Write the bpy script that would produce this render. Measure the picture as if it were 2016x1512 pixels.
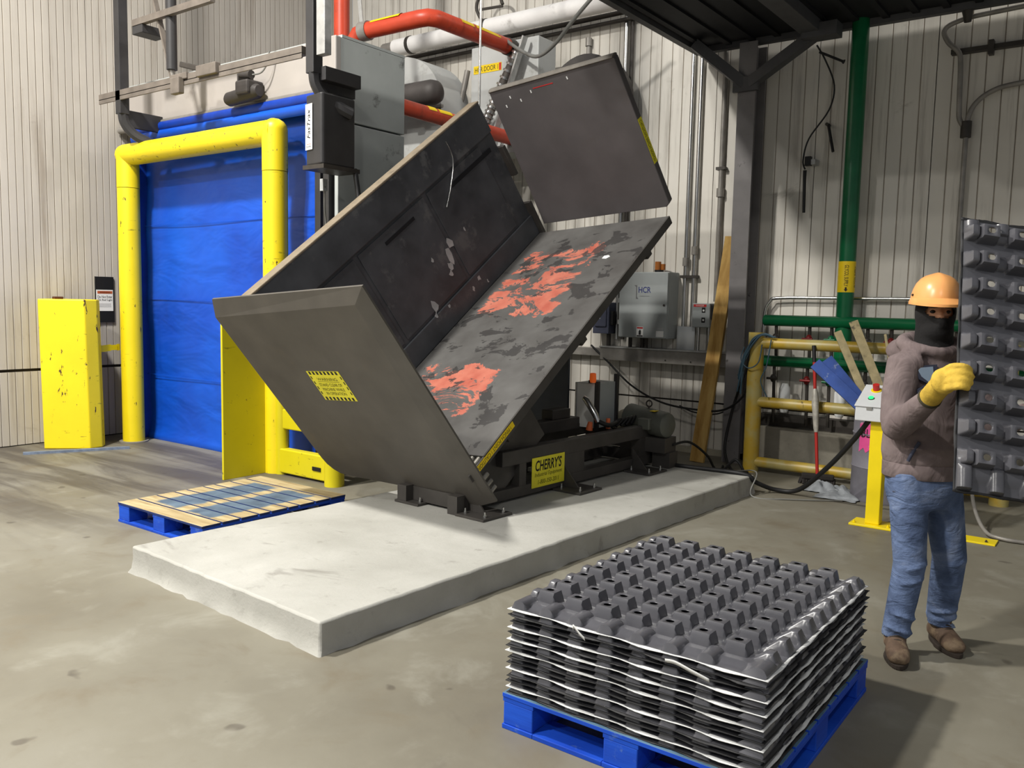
import bpy, bmesh, math, random
from mathutils import Vector, Matrix
for o in list(bpy.data.objects): bpy.data.objects.remove(o)
random.seed(7)
scn = bpy.context.scene
V = Vector

# ------------------------------------------------------------------ camera
YB, PIT, ROL = math.radians(36.55), math.radians(5.582), math.radians(1.17)
CAMZ = 1.62
LX = V((math.cos(YB), math.sin(YB), 0))       # level camera right
LY = V((-math.sin(YB), math.cos(YB), 0))      # level camera forward
LZ = V((0, 0, 1))
c_, s_, cp, sp = math.cos(ROL), math.sin(ROL), math.cos(PIT), math.sin(PIT)
lev = lambda x, y, z: LX * x + LY * y + LZ * z
c_right = lev(c_, s_ * sp, s_ * cp)
c_up = -lev(s_, -c_ * sp, -c_ * cp)
c_back = -lev(0, cp, -sp)
camd = bpy.data.cameras.new('camera'); cam = bpy.data.objects.new('camera', camd)
scn.collection.objects.link(cam)
camd.sensor_fit = 'HORIZONTAL'; camd.sensor_width = 36.0; camd.lens = 36.0 * 1683.85 / 2016.0
camd.clip_start = 0.05; camd.clip_end = 100
m = Matrix((c_right, c_up, c_back)).transposed().to_4x4(); m.translation = V((0, 0, CAMZ))
cam.matrix_world = m
scn.camera = cam

# ------------------------------------------------------------------ world, lamps, exposure
w = bpy.data.worlds.new('hall'); scn.world = w; w.use_nodes = True
bg = w.node_tree.nodes['Background']; bg.inputs[0].default_value = (0.92, 0.95, 1.0, 1); bg.inputs[1].default_value = 0.25
def high_bay(loc, power, size=0.55, col=(1.0, 0.965, 0.90)):
    l = bpy.data.lights.new('high_bay_lamp', 'AREA'); l.shape = 'DISK'; l.size = size; l.energy = power; l.color = col
    o = bpy.data.objects.new('high_bay_lamp', l); scn.collection.objects.link(o); o.location = loc
    return o
high_bay((-6.2, 0.9, 7.9), 760)
high_bay((-4.8, -3.4, 7.9), 700)
high_bay((2.4, -5.0, 7.9), 240)
high_bay((2.6, 6.2, 7.9), 320)
high_bay((-7.2, -7.5, 7.9), 500)
scn.view_settings.view_transform = 'Standard'; scn.view_settings.look = 'None'
scn.view_settings.exposure = 0.36; scn.view_settings.gamma = 1.0; scn.view_settings.use_curve_mapping = False

# ------------------------------------------------------------------ materials
MATS = {}
def lin(r, g, b):
    f = lambda v: ((v / 255 + 0.055) / 1.055) ** 2.4 if v > 10 else v / 255 / 12.92
    return (f(r), f(g), f(b), 1)
class NT:
    def __init__(s, name):
        s.m = bpy.data.materials.new(name); s.m.use_nodes = True; s.t = s.m.node_tree
        s.b = s.t.nodes['Principled BSDF']
        s.tc = s.n('ShaderNodeTexCoord'); s.geo = s.n('ShaderNodeNewGeometry')
        MATS[name] = s.m
    def n(s, k, **kw):
        x = s.t.nodes.new(k)
        for a, v in kw.items(): setattr(x, a, v)
        return x
    def l(s, a, b): s.t.links.new(a, b)
    def mapping(s, scale=(1, 1, 1), src='Object', rot=(0, 0, 0)):
        mp = s.n('ShaderNodeMapping'); mp.inputs['Scale'].default_value = scale; mp.inputs['Rotation'].default_value = rot
        s.l(s.geo.outputs['Position'] if src == 'World' else s.tc.outputs[src], mp.inputs[0]); return mp.outputs[0]
    def noise(s, scale, vec=None, detail=4, rough=0.55, dist=0.0):
        x = s.n('ShaderNodeTexNoise'); x.inputs['Scale'].default_value = scale; x.inputs['Detail'].default_value = detail
        x.inputs['Roughness'].default_value = rough; x.inputs['Distortion'].default_value = dist
        s.l(vec if vec is not None else s.tc.outputs['Object'], x.inputs['Vector']); return x.outputs[0]
    def ramp(s, fac, stops):
        r = s.n('ShaderNodeValToRGB'); e = r.color_ramp.elements
        while len(e) < len(stops): e.new(0.5)
        for i, (p, c) in enumerate(stops):
            e[i].position = p; e[i].color = c if len(c) == 4 else (*c, 1)
        s.l(fac, r.inputs[0]); return r.outputs[0]
    def mask(s, fac, lo, hi):
        r = s.n('ShaderNodeMapRange'); r.interpolation_type = 'SMOOTHSTEP'
        r.inputs['From Min'].default_value = lo; r.inputs['From Max'].default_value = hi
        s.l(fac, r.inputs[0]); return r.outputs[0]
    def math(s, op, a, b=0.5):
        x = s.n('ShaderNodeMath', operation=op)
        for i, q in enumerate((a, b)):
            if isinstance(q, (int, float)): x.inputs[i].default_value = q
            else: s.l(q, x.inputs[i])
        return x.outputs[0]
    def mix(s, fac, a, b, mode='MIX'):
        x = s.n('ShaderNodeMix', data_type='RGBA', blend_type=mode)
        for i, q in ((0, fac), (6, a), (7, b)):
            if isinstance(q, (int, float)): x.inputs[i].default_value = q
            elif isinstance(q, tuple): x.inputs[i].default_value = q
            else: s.l(q, x.inputs[i])
        return x.outputs[2]
    def sep(s, vec):
        x = s.n('ShaderNodeSeparateXYZ'); s.l(vec, x.inputs[0]); return x.outputs
    def col(s, c):
        if isinstance(c, tuple): s.b.inputs['Base Color'].default_value = c
        else: s.l(c, s.b.inputs['Base Color'])
    def bump(s, h, strength=0.3, dist=0.01):
        x = s.n('ShaderNodeBump'); x.inputs['Strength'].default_value = strength; x.inputs['Distance'].default_value = dist
        s.l(h, x.inputs['Height']); s.l(x.outputs[0], s.b.inputs['Normal'])
    def rm(s, r, me=0.0, spec=0.5):
        s.b.inputs['Roughness'].default_value = r; s.b.inputs['Metallic'].default_value = me
        s.b.inputs['Specular IOR Level'].default_value = spec
def M(name, c, rough=0.6, metal=0.0, var=0.12, scale=6.0, bump=0.0, bscale=40.0, dirt=None, spec=0.4, emit=None):
    """plain procedural material: colour + noise variation + optional dirt (colour, low, high, scale)"""
    if name in MATS: return MATS[name]
    t = NT(name); t.rm(rough, metal, spec); base = lin(*c)
    n = t.noise(scale)
    d = tuple(max(0, x * (1 - var * 1.6)) for x in base[:3]) + (1,); u = tuple(min(1, x * (1 + var)) for x in base[:3]) + (1,)
    cc = t.ramp(n, [(0.3, d), (0.7, u)])
    if dirt:
        dc, lo, hi, ds = dirt
        cc = t.mix(t.mask(t.noise(ds, detail=8, rough=0.65), lo, hi), cc, lin(*dc))
    t.col(cc)
    if bump: t.bump(t.noise(bscale, detail=6), bump, 0.01)
    if emit: t.b.inputs['Emission Color'].default_value = base; t.b.inputs['Emission Strength'].default_value = emit
    return t.m

# floor concrete
t = NT('floor_concrete'); t.rm(0.62, 0, 0.35); wv = t.mapping((1, 1, 1), 'World')
n1 = t.noise(0.55, wv, 6, 0.6); n2 = t.noise(2.3, wv, 8, 0.62, 0.4); n3 = t.noise(14, wv, 6, 0.6)
cc = t.ramp(n1, [(0.30, lin(104, 99, 87)), (0.52, lin(120, 116, 103)), (0.72, lin(130, 127, 116))])
cc = t.mix(t.math('MULTIPLY', t.mask(n2, 0.52, 0.72), 0.55), cc, lin(142, 140, 129))
cc = t.mix(t.mask(n2, 0.47, 0.28), cc, lin(110, 103, 88))
st = t.noise(1.0, t.mapping((0.35, 3.2, 1), 'World', (0, 0, 0.25)), 6, 0.6, 0.6)       # tyre tracks towards the door
xyz = t.sep(t.geo.outputs['Position'])
trk = t.math('MULTIPLY', t.math('MULTIPLY', t.mask(xyz[0], -5.0, -6.6), t.mask(xyz[1], 1.6, 3.4)), t.mask(st, 0.40, 0.62))
cc = t.mix(t.math('MULTIPLY', trk, 0.72), cc, lin(63, 57, 53))
sm = t.mask(t.noise(0.9, t.mapping((1.0, 1.7, 1), 'World'), 5, 0.6, 0.8), 0.63, 0.74)
cc = t.mix(t.math('MULTIPLY', sm, 0.45), cc, lin(79, 73, 65))
spk = t.mask(t.noise(5.5, wv, 2, 0.4), 0.71, 0.76); cc = t.mix(t.math('MULTIPLY', spk, 0.5), cc, lin(60, 52, 46))
t.col(cc); t.bump(t.math('ADD', n3, t.math('MULTIPLY', n2, 0.6)), 0.12, 0.01)
rr = t.mask(n2, 0.2, 0.9); t.l(t.ramp(n1, [(0.3, (0.5,) * 3), (0.7, (0.72,) * 3)]), t.b.inputs['Roughness'])

# newer concrete of the pad and the old concrete kerb
def concrete(name, a, b, cst, sc=1.6):
    t = NT(name); t.rm(0.8, 0, 0.3); wv = t.mapping((1, 1, 1), 'World')
    n1 = t.noise(sc, wv, 7, 0.62, 0.3); n2 = t.noise(sc * 6, wv, 8, 0.65)
    cc = t.ramp(n1, [(0.3, lin(*a)), (0.7, lin(*b))])
    cc = t.mix(t.math('MULTIPLY', t.mask(n2, 0.58, 0.74), 0.45), cc, lin(*cst))
    cc = t.mix(t.math('MULTIPLY', t.mask(t.noise(1.3, t.mapping((1, 2.2, 1), 'World'), 4, 0.6, 0.8), 0.60, 0.70), 0.55), cc, lin(*cst))
    t.col(cc); t.bump(t.noise(60, wv, 6), 0.25, 0.006); return t.m
concrete('pad_concrete', (156, 155, 148), (178, 177, 171), (118, 115, 108))
concrete('kerb_concrete', (112, 108, 98), (146, 141, 128), (80, 76, 68), 2.5)

# wall panels: painted ribbed metal with vertical dirt runs
def wallmat(name, a, b, dirt, amt):
    t = NT(name); t.rm(0.5, 0, 0.35); wv = t.mapping((1, 1, 1), 'World')
    n1 = t.noise(0.8, wv, 5, 0.6); run = t.noise(1.0, t.mapping((7, 7, 0.45), 'World'), 6, 0.65)
    sp_ = t.noise(1.6, wv, 7, 0.68, 0.6)
    cc = t.ramp(n1, [(0.3, lin(*a)), (0.7, lin(*b))])
    cc = t.mix(t.math('MULTIPLY', t.mask(run, 0.50, 0.75), amt), cc, lin(*dirt))
    cc = t.mix(t.math('MULTIPLY', t.mask(sp_, 0.60, 0.78), amt), cc, lin(*dirt))
    t.col(cc); t.bump(t.noise(8, wv, 3), 0.05, 0.01); return t.m
wallmat('wall_paint_left', (178, 172, 163), (191, 185, 177), (120, 106, 90), 0.55)
wallmat('wall_paint_back', (210, 205, 195), (224, 220, 211), (112, 104, 92), 0.6)
M('groove_tone', (146, 137, 124), 0.9, var=0.2, scale=3)  # darker tone on the groove faces of the wall panels
M('joint_dark', (58, 52, 47), 0.9)

# chipped yellow paint
def yellow(name, c, lo, chip=(74, 52, 34), faded=None):
    t = NT(name); t.rm(0.42, 0, 0.5); wv = t.mapping((1, 1, 1), 'World')
    n1 = t.noise(2.5, wv, 4); b = lin(*c)
    cc = t.ramp(n1, [(0.3, tuple(x * 0.9 for x in b[:3]) + (1,)), (0.7, b)])
    if faded: cc = t.mix(t.mask(t.noise(3.0, wv, 5, 0.6), 0.42, 0.62), cc, lin(*faded))
    ch = t.noise(1.0, t.mapping((17, 17, 6), 'World'), 6, 0.7, 0.2)
    cc = t.mix(t.mask(ch, lo, lo + 0.02), cc, lin(*chip))
    sc = t.noise(1.0, t.mapping((6, 6, 30), 'World'), 4, 0.6)
    cc = t.mix(t.math('MULTIPLY', t.mask(sc, 0.66, 0.72), 0.6), cc, lin(110, 96, 30))
    t.col(cc); t.bump(t.math('SUBTRACT', 1.0, t.mask(ch, lo, lo + 0.02)), 0.4, 0.004); return t.m
yellow('yellow_paint', (238, 214, 26), 0.63)
yellow('yellow_guard', (212, 198, 24), 0.66, (66, 52, 20))  # darker, greener copy of the yellow, with the guard's shading in its colour
yellow('yellow_old', (176, 146, 46), 0.66, (86, 74, 40), (164, 152, 96))
M('yellow_clean', (240, 214, 14), 0.4, var=0.04)

# blue door fabric
t = NT('door_fabric'); t.rm(0.42, 0, 0.45); wv = t.mapping((1, 1, 1), 'World')
n1 = t.noise(1.1, wv, 4)
cc = t.ramp(n1, [(0.3, lin(6, 66, 178)), (0.7, lin(10, 86, 204))])
gr = t.noise(1.0, t.mapping((1.2, 1.2, 0.5), 'World'), 7, 0.65, 0.5)
cc = t.mix(t.math('MULTIPLY', t.mask(gr, 0.58, 0.76), 0.4), cc, lin(24, 48, 110)); t.col(cc)
fold = t.noise(1.0, t.mapping((1.3, 1.3, 3.2), 'World', (0, 0.75, 0)), 3, 0.5, 0.4)
t.bump(fold, 0.75, 0.06)
M('door_seal_blue', (10, 60, 170), 0.5)

# steels and other plain materials
M('black_steel', (52, 51, 52), 0.5, 0.0, 0.15, 5, dirt=((70, 66, 60), 0.62, 0.8, 6))
M('machine_black', (68, 65, 62), 0.5, 0.0, 0.18, 4, 0.05, 60, dirt=((78, 72, 64), 0.6, 0.85, 5))
M('plate_grey', (88, 84, 78), 0.55, 0.0, 0.12, 3, 0.05, 80, dirt=((94, 86, 74), 0.58, 0.8, 3.5))
M('plate_far', (90, 86, 87), 0.55, 0.0, 0.1, 3, 0.04, 80, dirt=((84, 78, 76), 0.6, 0.85, 4))
M('back_panel_black', (74, 76, 80), 0.5, 0.0, 0.22, 3.5, 0.06, 50, dirt=((96, 97, 98), 0.56, 0.66, 3.2))
M('worn_edge', (128, 116, 98), 0.7, 0.0, 0.12, 12, dirt=((84, 76, 66), 0.58, 0.75, 9))
M('rim_grey', (104, 99, 92), 0.65, 0.0, 0.12, 12)
M('galvanised', (176, 176, 174), 0.4, 0.3, 0.12, 14)
M('bright_steel', (200, 200, 198), 0.25, 0.95, 0.05, 10)
M('dull_pipe', (142, 138, 132), 0.45, 0.2, 0.15, 8)
M('dusty_steel', (116, 108, 100), 0.6, 0.1, 0.15, 8)
M('dark_pipe', (70, 66, 62), 0.5, 0.4, 0.15, 8)
M('grey_enclosure', (160, 165, 165), 0.5, 0.0, 0.05, 4, 0.03, 120)
M('blue_grey_box', (92, 96, 116), 0.5, 0.1, 0.08)
M('vestibule_white', (168, 162, 157), 0.45, 0.0, 0.06, 2, dirt=((112, 104, 96), 0.56, 0.78, 2.2))
M('vestibule_grey', (176, 181, 179), 0.5, 0.0, 0.08, 2, dirt=((78, 78, 74), 0.60, 0.72, 3.5))
M('duct_grey', (190, 192, 190), 0.45, 0.0, 0.06, 2, dirt=((120, 116, 108), 0.55, 0.8, 3))
M('duct_dark', (72, 68, 66), 0.6, 0.2, 0.15)
M('red_pipe', (196, 70, 44), 0.4, 0.0, 0.1, 5, dirt=((120, 52, 38), 0.56, 0.75, 4))
M('white_pipe', (244, 242, 240), 0.5, 0.0, 0.05, 4, dirt=((150, 146, 140), 0.6, 0.8, 3))
M('green_pipe', (10, 98, 58), 0.3, 0.0, 0.1, 6)
M('column_grey', (124, 121, 121), 0.55, 0.0, 0.1, 4, dirt=((70, 66, 64), 0.63, 0.72, 9))
M('pallet_navy', (24, 44, 96), 0.7, var=0.2)  # deck board sides darkened to put shade into the gaps
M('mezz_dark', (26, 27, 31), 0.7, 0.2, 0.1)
M('mezz_frame', (78, 78, 80), 0.55, 0.0, 0.12)
M('white_sticker', (232, 232, 230), 0.5, var=0.03)
M('yellow_sticker', (232, 222, 52), 0.5, var=0.06)
M('yellow_label', (240, 206, 20), 0.5, var=0.04)
M('text_black', (22, 22, 22), 0.6, var=0.02)
M('text_olive', (92, 90, 24), 0.6, var=0.02)
M('text_grey', (110, 110, 112), 0.6, var=0.02)
M('text_blue', (44, 52, 118), 0.6, var=0.02)
M('label_orange', (186, 92, 50), 0.5, var=0.05)
M('label_red', (196, 44, 44), 0.5, var=0.05)
M('black_plastic', (24, 24, 25), 0.5, var=0.1)
M('cable_black', (28, 28, 29), 0.55, var=0.1)
M('cable_blue', (52, 78, 92), 0.5, var=0.1)
M('cable_grey', (120, 120, 116), 0.5, var=0.1)
M('orange_lens', (250, 110, 40), 0.35, var=0.05, emit=0.15)
M('amber_lens', (166, 100, 44), 0.35, var=0.1)
M('paper_white', (228, 230, 230), 0.7, var=0.03)
M('scrap_paper', (176, 178, 178), 0.7, var=0.15)
M('motor_grey', (98, 100, 92), 0.45, 0.2, 0.12)
M('cast_beige', (170, 164, 146), 0.6, 0.1, 0.12)
M('cast_red', (120, 26, 26), 0.45, 0.1, 0.1)
M('roller_steel', (150, 146, 138), 0.4, 0.7, 0.2, 20)
M('hose_orange', (222, 112, 66), 0.5, var=0.08)
M('mop_grey', (118, 120, 122), 0.9, var=0.2)
M('rag_cloth', (138, 142, 146), 0.9, var=0.22, scale=9, bump=0.4, bscale=25)
M('broom_dark', (40, 36, 34), 0.9, var=0.2)
M('handle_red', (170, 40, 34), 0.45, var=0.1)
M('tape_silver', (176, 172, 162), 0.5, 0.2, 0.2, 20)
M('barrel_grey', (120, 118, 126), 0.55, var=0.1)
M('label_pink', (228, 84, 150), 0.6, var=0.1, dirt=((200, 190, 190), 0.58, 0.66, 14))
M('slat_wood', (196, 180, 138), 0.7, var=0.15, scale=14, dirt=((110, 100, 84), 0.58, 0.7, 10))
M('blue_board', (52, 84, 160), 0.6, var=0.15, scale=8, dirt=((160, 170, 190), 0.6, 0.7, 7))
M('control_grey', (206, 208, 210), 0.4, var=0.03)
M('button_red', (184, 40, 36), 0.35, var=0.05)
M('lens_green', (40, 220, 110), 0.3, var=0.02, emit=1.2)
M('glove_yellow', (206, 172, 66), 0.85, var=0.15, scale=22, bump=0.3, bscale=60)
M('glove_dark', (70, 66, 50), 0.9, var=0.15, scale=22)
M('boot_leather', (92, 74, 60), 0.75, var=0.2, scale=14, bump=0.3, bscale=40, dirt=((126, 108, 86), 0.5, 0.7, 12))
M('boot_sole', (52, 44, 38), 0.85, var=0.1)
M('balaclava_black', (24, 23, 24), 0.95, var=0.12, bump=0.2, bscale=90)
M('skin', (206, 152, 118), 0.55, var=0.06, scale=10)
M('eye_dark', (30, 22, 20), 0.3, var=0.02); M('brow_dark', (40, 28, 22), 0.8, var=0.05)
M('helmet_orange', (238, 170, 104), 0.3, var=0.05, scale=5, dirt=((190, 120, 66), 0.6, 0.8, 6))
M('logo_blue', (150, 170, 192), 0.7, var=0.08); M('logo_navy', (62, 66, 84), 0.7, var=0.08)
M('tray_white', (206, 207, 206), 0.55, var=0.08)
M('stick_blue', (112, 124, 142), 0.6, var=0.2, scale=20)

# black thermoformed plastic
t = NT('tray_plastic'); t.rm(0.30, 0, 0.6)
cc = t.ramp(t.noise(5, None, 6), [(0.3, lin(70, 70, 75)), (0.7, lin(86, 86, 91))]); t.col(cc); t.bump(t.noise(90), 0.06, 0.004)
t = NT('tray_plastic_edge'); t.rm(0.6, 0, 0.3)
cc = t.ramp(t.noise(9, None, 6), [(0.35, lin(30, 30, 31)), (0.7, lin(48, 48, 50))]); t.col(cc)
# denim and fleece
t = NT('denim'); t.rm(0.9, 0, 0.15)
cc = t.ramp(t.noise(4.5, None, 6, 0.6, 0.5), [(0.30, lin(58, 70, 96)), (0.52, lin(94, 110, 142)), (0.72, lin(140, 152, 178))]); t.col(cc)
t.bump(t.math('ADD', t.noise(9, t.mapping((1, 1, 2.2)), 3, 0.5, 0.8), t.math('MULTIPLY', t.noise(150), 0.1)), 0.55, 0.03)
t = NT('fleece'); t.rm(0.95, 0, 0.15)
cc = t.ramp(t.noise(6, None, 5, 0.6), [(0.3, lin(106, 94, 94)), (0.7, lin(132, 119, 118))]); t.col(cc)
t.bump(t.noise(7, t.mapping((1.4, 1.4, 0.8)), 3, 0.5, 0.9), 0.6, 0.03)
# blue pallet wood
t = NT('pallet_blue'); t.rm(0.6, 0, 0.3)
cc = t.ramp(t.noise(1.0, t.mapping((3, 3, 14)), 5), [(0.3, lin(14, 58, 164)), (0.7, lin(24, 80, 196))])
cc = t.mix(t.math('MULTIPLY', t.mask(t.noise(11, None, 7, 0.7), 0.60, 0.72), 0.6), cc, lin(98, 128, 170)); t.col(cc)
t.bump(t.noise(1.0, t.mapping((4, 60, 60)), 4), 0.3, 0.004)
t = NT('pallet_worn_blue'); t.rm(0.7, 0, 0.3)
cc = t.ramp(t.noise(5, None, 6), [(0.3, lin(60, 84, 100)), (0.7, lin(92, 122, 146))]); t.col(cc)
# worn deck: bare wood with two rows of painted rectangles
t = NT('pallet_deck_worn'); t.rm(0.75, 0, 0.25); wv = t.mapping((1, 1, 1), 'World'); xyz = t.sep(t.geo.outputs['Position'])
nz = t.math('MULTIPLY', t.math('SUBTRACT', t.noise(9, wv, 5), 0.5), 0.10)
px_ = t.math('ADD', xyz[0], nz); py_ = t.math('ADD', xyz[1], nz)
def band(v, a, b, e=0.02): return t.math('MULTIPLY', t.mask(v, a - e, a + e), t.mask(v, b + e, b - e))
mk = t.math('MULTIPLY', t.math('ADD', band(px_, -5.60, -5.31), band(px_, -5.20, -4.90)), band(py_, 3.29, 4.16))
wood = t.ramp(t.noise(1.0, t.mapping((3, 26, 3), 'World'), 6), [(0.3, lin(146, 127, 90)), (0.7, lin(190, 174, 134))])
wood = t.mix(t.math('MULTIPLY', t.mask(t.noise(4, wv, 6, 0.7), 0.58, 0.72), 0.6), wood, lin(128, 100, 62))
t.col(t.mix(mk, wood, t.ramp(t.noise(6, wv, 5), [(0.3, lin(70, 84, 100)), (0.7, lin(100, 118, 134))])))
# pine board
t = NT('pine'); t.rm(0.7, 0, 0.25)
cc = t.ramp(t.noise(1.0, t.mapping((9, 9, 1.2)), 6, 0.6, 0.4), [(0.3, lin(150, 112, 54)), (0.55, lin(190, 154, 88)), (0.75, lin(206, 176, 112))])
cc = t.mix(t.mask(t.noise(5, None, 5, 0.7), 0.66, 0.72), cc, lin(96, 66, 36)); t.col(cc)
# worn orange deck plate (panel frame: x across, y along the panel)
t = NT('worn_orange_deck'); t.b.inputs['Specular IOR Level'].default_value = 0.5; xyz = t.sep(t.tc.outputs['Object'])
ob = t.mapping((1, 1, 1)); big = t.noise(2.2, ob, 8, 0.62, 0.35)
n1 = t.noise(1.0, t.mapping((2.0, 3.4, 1)), 11, 0.72, 0.7)
steel = t.ramp(t.noise(3.0, ob, 6), [(0.3, lin(78, 76, 74)), (0.7, lin(102, 101, 99))])
dark = t.mask(t.noise(1.0, t.mapping((3.2, 4.6, 1)), 8, 0.62, 0.4), 0.56, 0.58)
steel = t.mix(t.math('MULTIPLY', dark, 0.75), steel, lin(48, 46, 46))
zone = t.math('MULTIPLY', band(xyz[0], -1.48, -0.48, 0.12), t.math('ADD', band(xyz[1], 0.45, 1.22, 0.14), band(xyz[1], 1.75, 2.92, 0.16)))
pm = t.mask(t.math('ADD', n1, t.math('MULTIPLY', t.math('SUBTRACT', zone, 1.0), 0.35)), 0.495, 0.51)
paint = t.ramp(t.noise(7, ob, 5), [(0.3, lin(176, 92, 76)), (0.7, lin(200, 124, 104))])
t.col(t.mix(t.math('MULTIPLY', pm, t.math('SUBTRACT', 1.0, t.math('MULTIPLY', dark, 0.9))), steel, paint))
t.b.inputs['Metallic'].default_value = 0.12
t.l(t.ramp(big, [(0.3, (0.34,) * 3), (0.7, (0.5,) * 3)]), t.b.inputs['Roughness']); t.bump(n1, 0.1, 0.004)

# ------------------------------------------------------------------ mesh helpers
C = scn.collection
WM = {}                                        # world matrix of each object
class MB:
    def __init__(s): s.v = []; s.f = []; s.mi = []; s.cur = 0
    def add(s, vs, fs):
        k = len(s.v); s.v += [V(p) for p in vs]; s.f += [tuple(i + k for i in q) for q in fs]; s.mi += [s.cur] * len(fs); return s
    def box(s, x0, x1, y0, y1, z0, z1, F=None):
        p = [V((x, y, z)) for z in (z0, z1) for y in (y0, y1) for x in (x0, x1)]
        if F is not None: p = [F @ q for q in p]
        return s.add(p, [(0, 2, 3, 1), (4, 5, 7, 6), (0, 1, 5, 4), (2, 6, 7, 3), (0, 4, 6, 2), (1, 3, 7, 5)])
    def beam(s, p0, p1, w, h, up=(0, 0, 1)):
        p0, p1 = V(p0), V(p1); d = (p1 - p0); L = d.length; d.normalize(); up = V(up)
        if abs(d.dot(up)) > 0.98: up = V((0, 1, 0))
        x = d.cross(up).normalized(); z = x.cross(d)
        F = Matrix((x, d, z)).transposed().to_4x4(); F.translation = p0
        return s.box(-w / 2, w / 2, 0, L, -h / 2, h / 2, F)
    def cyl(s, p0, p1, r, r1=None, n=16, cap=True):
        return s.loft([p0, p1], [r, r if r1 is None else r1], n, cap)
    def loft(s, pts, rad, n=12, cap=True, up=None):
        pts = [V(p) for p in pts]; rings = []; prev = None
        for i, p in enumerate(pts):
            tdir = (pts[min(i + 1, len(pts) - 1)] - pts[max(i - 1, 0)]).normalized()
            h = V(up) if up is not None else (prev if prev is not None else (V((0, 0, 1)) if abs(tdir.z) < 0.9 else V((0, 1, 0))))
            x = (h - tdir * h.dot(tdir)).normalized(); y = tdir.cross(x); prev = x
            r = rad[i] if isinstance(rad, list) else rad
            rx, ry = r if isinstance(r, tuple) else (r, r)
            rings.append([p + x * (rx * math.cos(2 * math.pi * k / n)) + y * (ry * math.sin(2 * math.pi * k / n)) for k in range(n)])
        vs = [q for R in rings for q in R]; fs = []
        for i in range(len(rings) - 1):
            for k in range(n):
                a, b = i * n + k, i * n + (k + 1) % n; fs.append((a, b, b + n, a + n))
        if cap: fs += [tuple(range(n - 1, -1, -1)), tuple((len(rings) - 1) * n + k for k in range(n))]
        return s.add(vs, fs)
    def tube(s, pts, r, n=8, sub=6):
        return s.loft(smooth_path(pts, sub) if sub else pts, r, n)
    def prism(s, poly, o, u, vv, thick):
        o, u, vv = V(o), V(u), V(vv); w_ = u.cross(vv).normalized() * thick; n = len(poly)
        a = [o + u * p[0] + vv * p[1] for p in poly]; b = [q + w_ for q in a]
        return s.add(a + b, [tuple(range(n - 1, -1, -1)), tuple(range(n, 2 * n))] + [(i, (i + 1) % n, n + (i + 1) % n, n + i) for i in range(n)])
    def lathe(s, prof, o, ax=(0, 0, 1), n=24):
        o, ax = V(o), V(ax).normalized(); h = V((1, 0, 0)) if abs(ax.x) < 0.9 else V((0, 1, 0))
        x = (h - ax * h.dot(ax)).normalized(); y = ax.cross(x); vs = []; fs = []
        for r, z in prof:
            for k in range(n):
                a = 2 * math.pi * k / n; vs.append(o + ax * z + x * (r * math.cos(a)) + y * (r * math.sin(a)))
        for i in range(len(prof) - 1):
            for k in range(n):
                a, b = i * n + k, i * n + (k + 1) % n; fs.append((a, b, b + n, a + n))
        fs += [tuple(range(n - 1, -1, -1)), tuple((len(prof) - 1) * n + k for k in range(n))]
        return s.add(vs, fs)
    def ell(s, c, r, F=None, n=16):
        c = V(c); vs = []; fs = []; k = n // 2
        for i in range(k + 1):
            th = math.pi * i / k
            for j in range(n):
                ph = 2 * math.pi * j / n
                q = V((r[0] * math.sin(th) * math.cos(ph), r[1] * math.sin(th) * math.sin(ph), r[2] * math.cos(th)))
                vs.append(c + (F.to_3x3() @ q if F is not None else q))
        for i in range(k):
            for j in range(n):
                a, b = i * n + j, i * n + (j + 1) % n; fs.append((a, a + n, b + n, b))
        return s.add(vs, fs)
def smooth_path(pts, sub=6):
    P = [V(p) for p in pts]; out = []
    for i in range(len(P) - 1):
        a, b, c, d = P[max(i - 1, 0)], P[i], P[i + 1], P[min(i + 2, len(P) - 1)]
        for k in range(sub):
            u = k / sub
            out.append(0.5 * ((2 * b) + (c - a) * u + (2 * a - 5 * b + 4 * c - d) * u * u + (3 * b - a - 3 * c + d) * u ** 3))
    return out + [P[-1]]
def frame(o, x, y):
    x, y = V(x).normalized(), V(y); z = x.cross(y).normalized(); y = z.cross(x)
    F = Matrix((x, y, z)).transposed().to_4x4(); F.translation = V(o); return F
def mat(mn): return MATS[mn]
def meshdata(name, mb, mats, smooth=None, fix=True):
    me = bpy.data.meshes.new(name); me.from_pydata([tuple(p) for p in mb.v], [], mb.f)
    for q in ([mats] if isinstance(mats, str) else mats): me.materials.append(mat(q))
    for p, k in zip(me.polygons, mb.mi): p.material_index = k
    if fix:
        bm = bmesh.new(); bm.from_mesh(me); bmesh.ops.recalc_face_normals(bm, faces=bm.faces); bm.to_mesh(me); bm.free()
    me.update()
    if smooth:
        for p in me.polygons: p.use_smooth = True
        me.set_sharp_from_angle(angle=math.radians(smooth))
    return me
def link(name, data, parent=None, world=None):
    o = bpy.data.objects.new(name, data); C.objects.link(o); Wm = world if world is not None else Matrix.Identity(4)
    if parent is not None: o.parent = parent; o.matrix_basis = WM[parent].inverted() @ Wm
    else: o.matrix_basis = Wm
    WM[o] = Wm.copy(); return o
def tag(o, label, cat, group=None, kind=None):
    o['label'] = label; o['category'] = cat
    if group: o['group'] = group
    if kind: o['kind'] = kind
    return o
def thing(name, loc, label, cat, group=None, kind=None):
    o = link(name, None, None, Matrix.Translation(V(loc))); o.empty_display_size = 0.1
    return tag(o, label, cat, group, kind)
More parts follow.
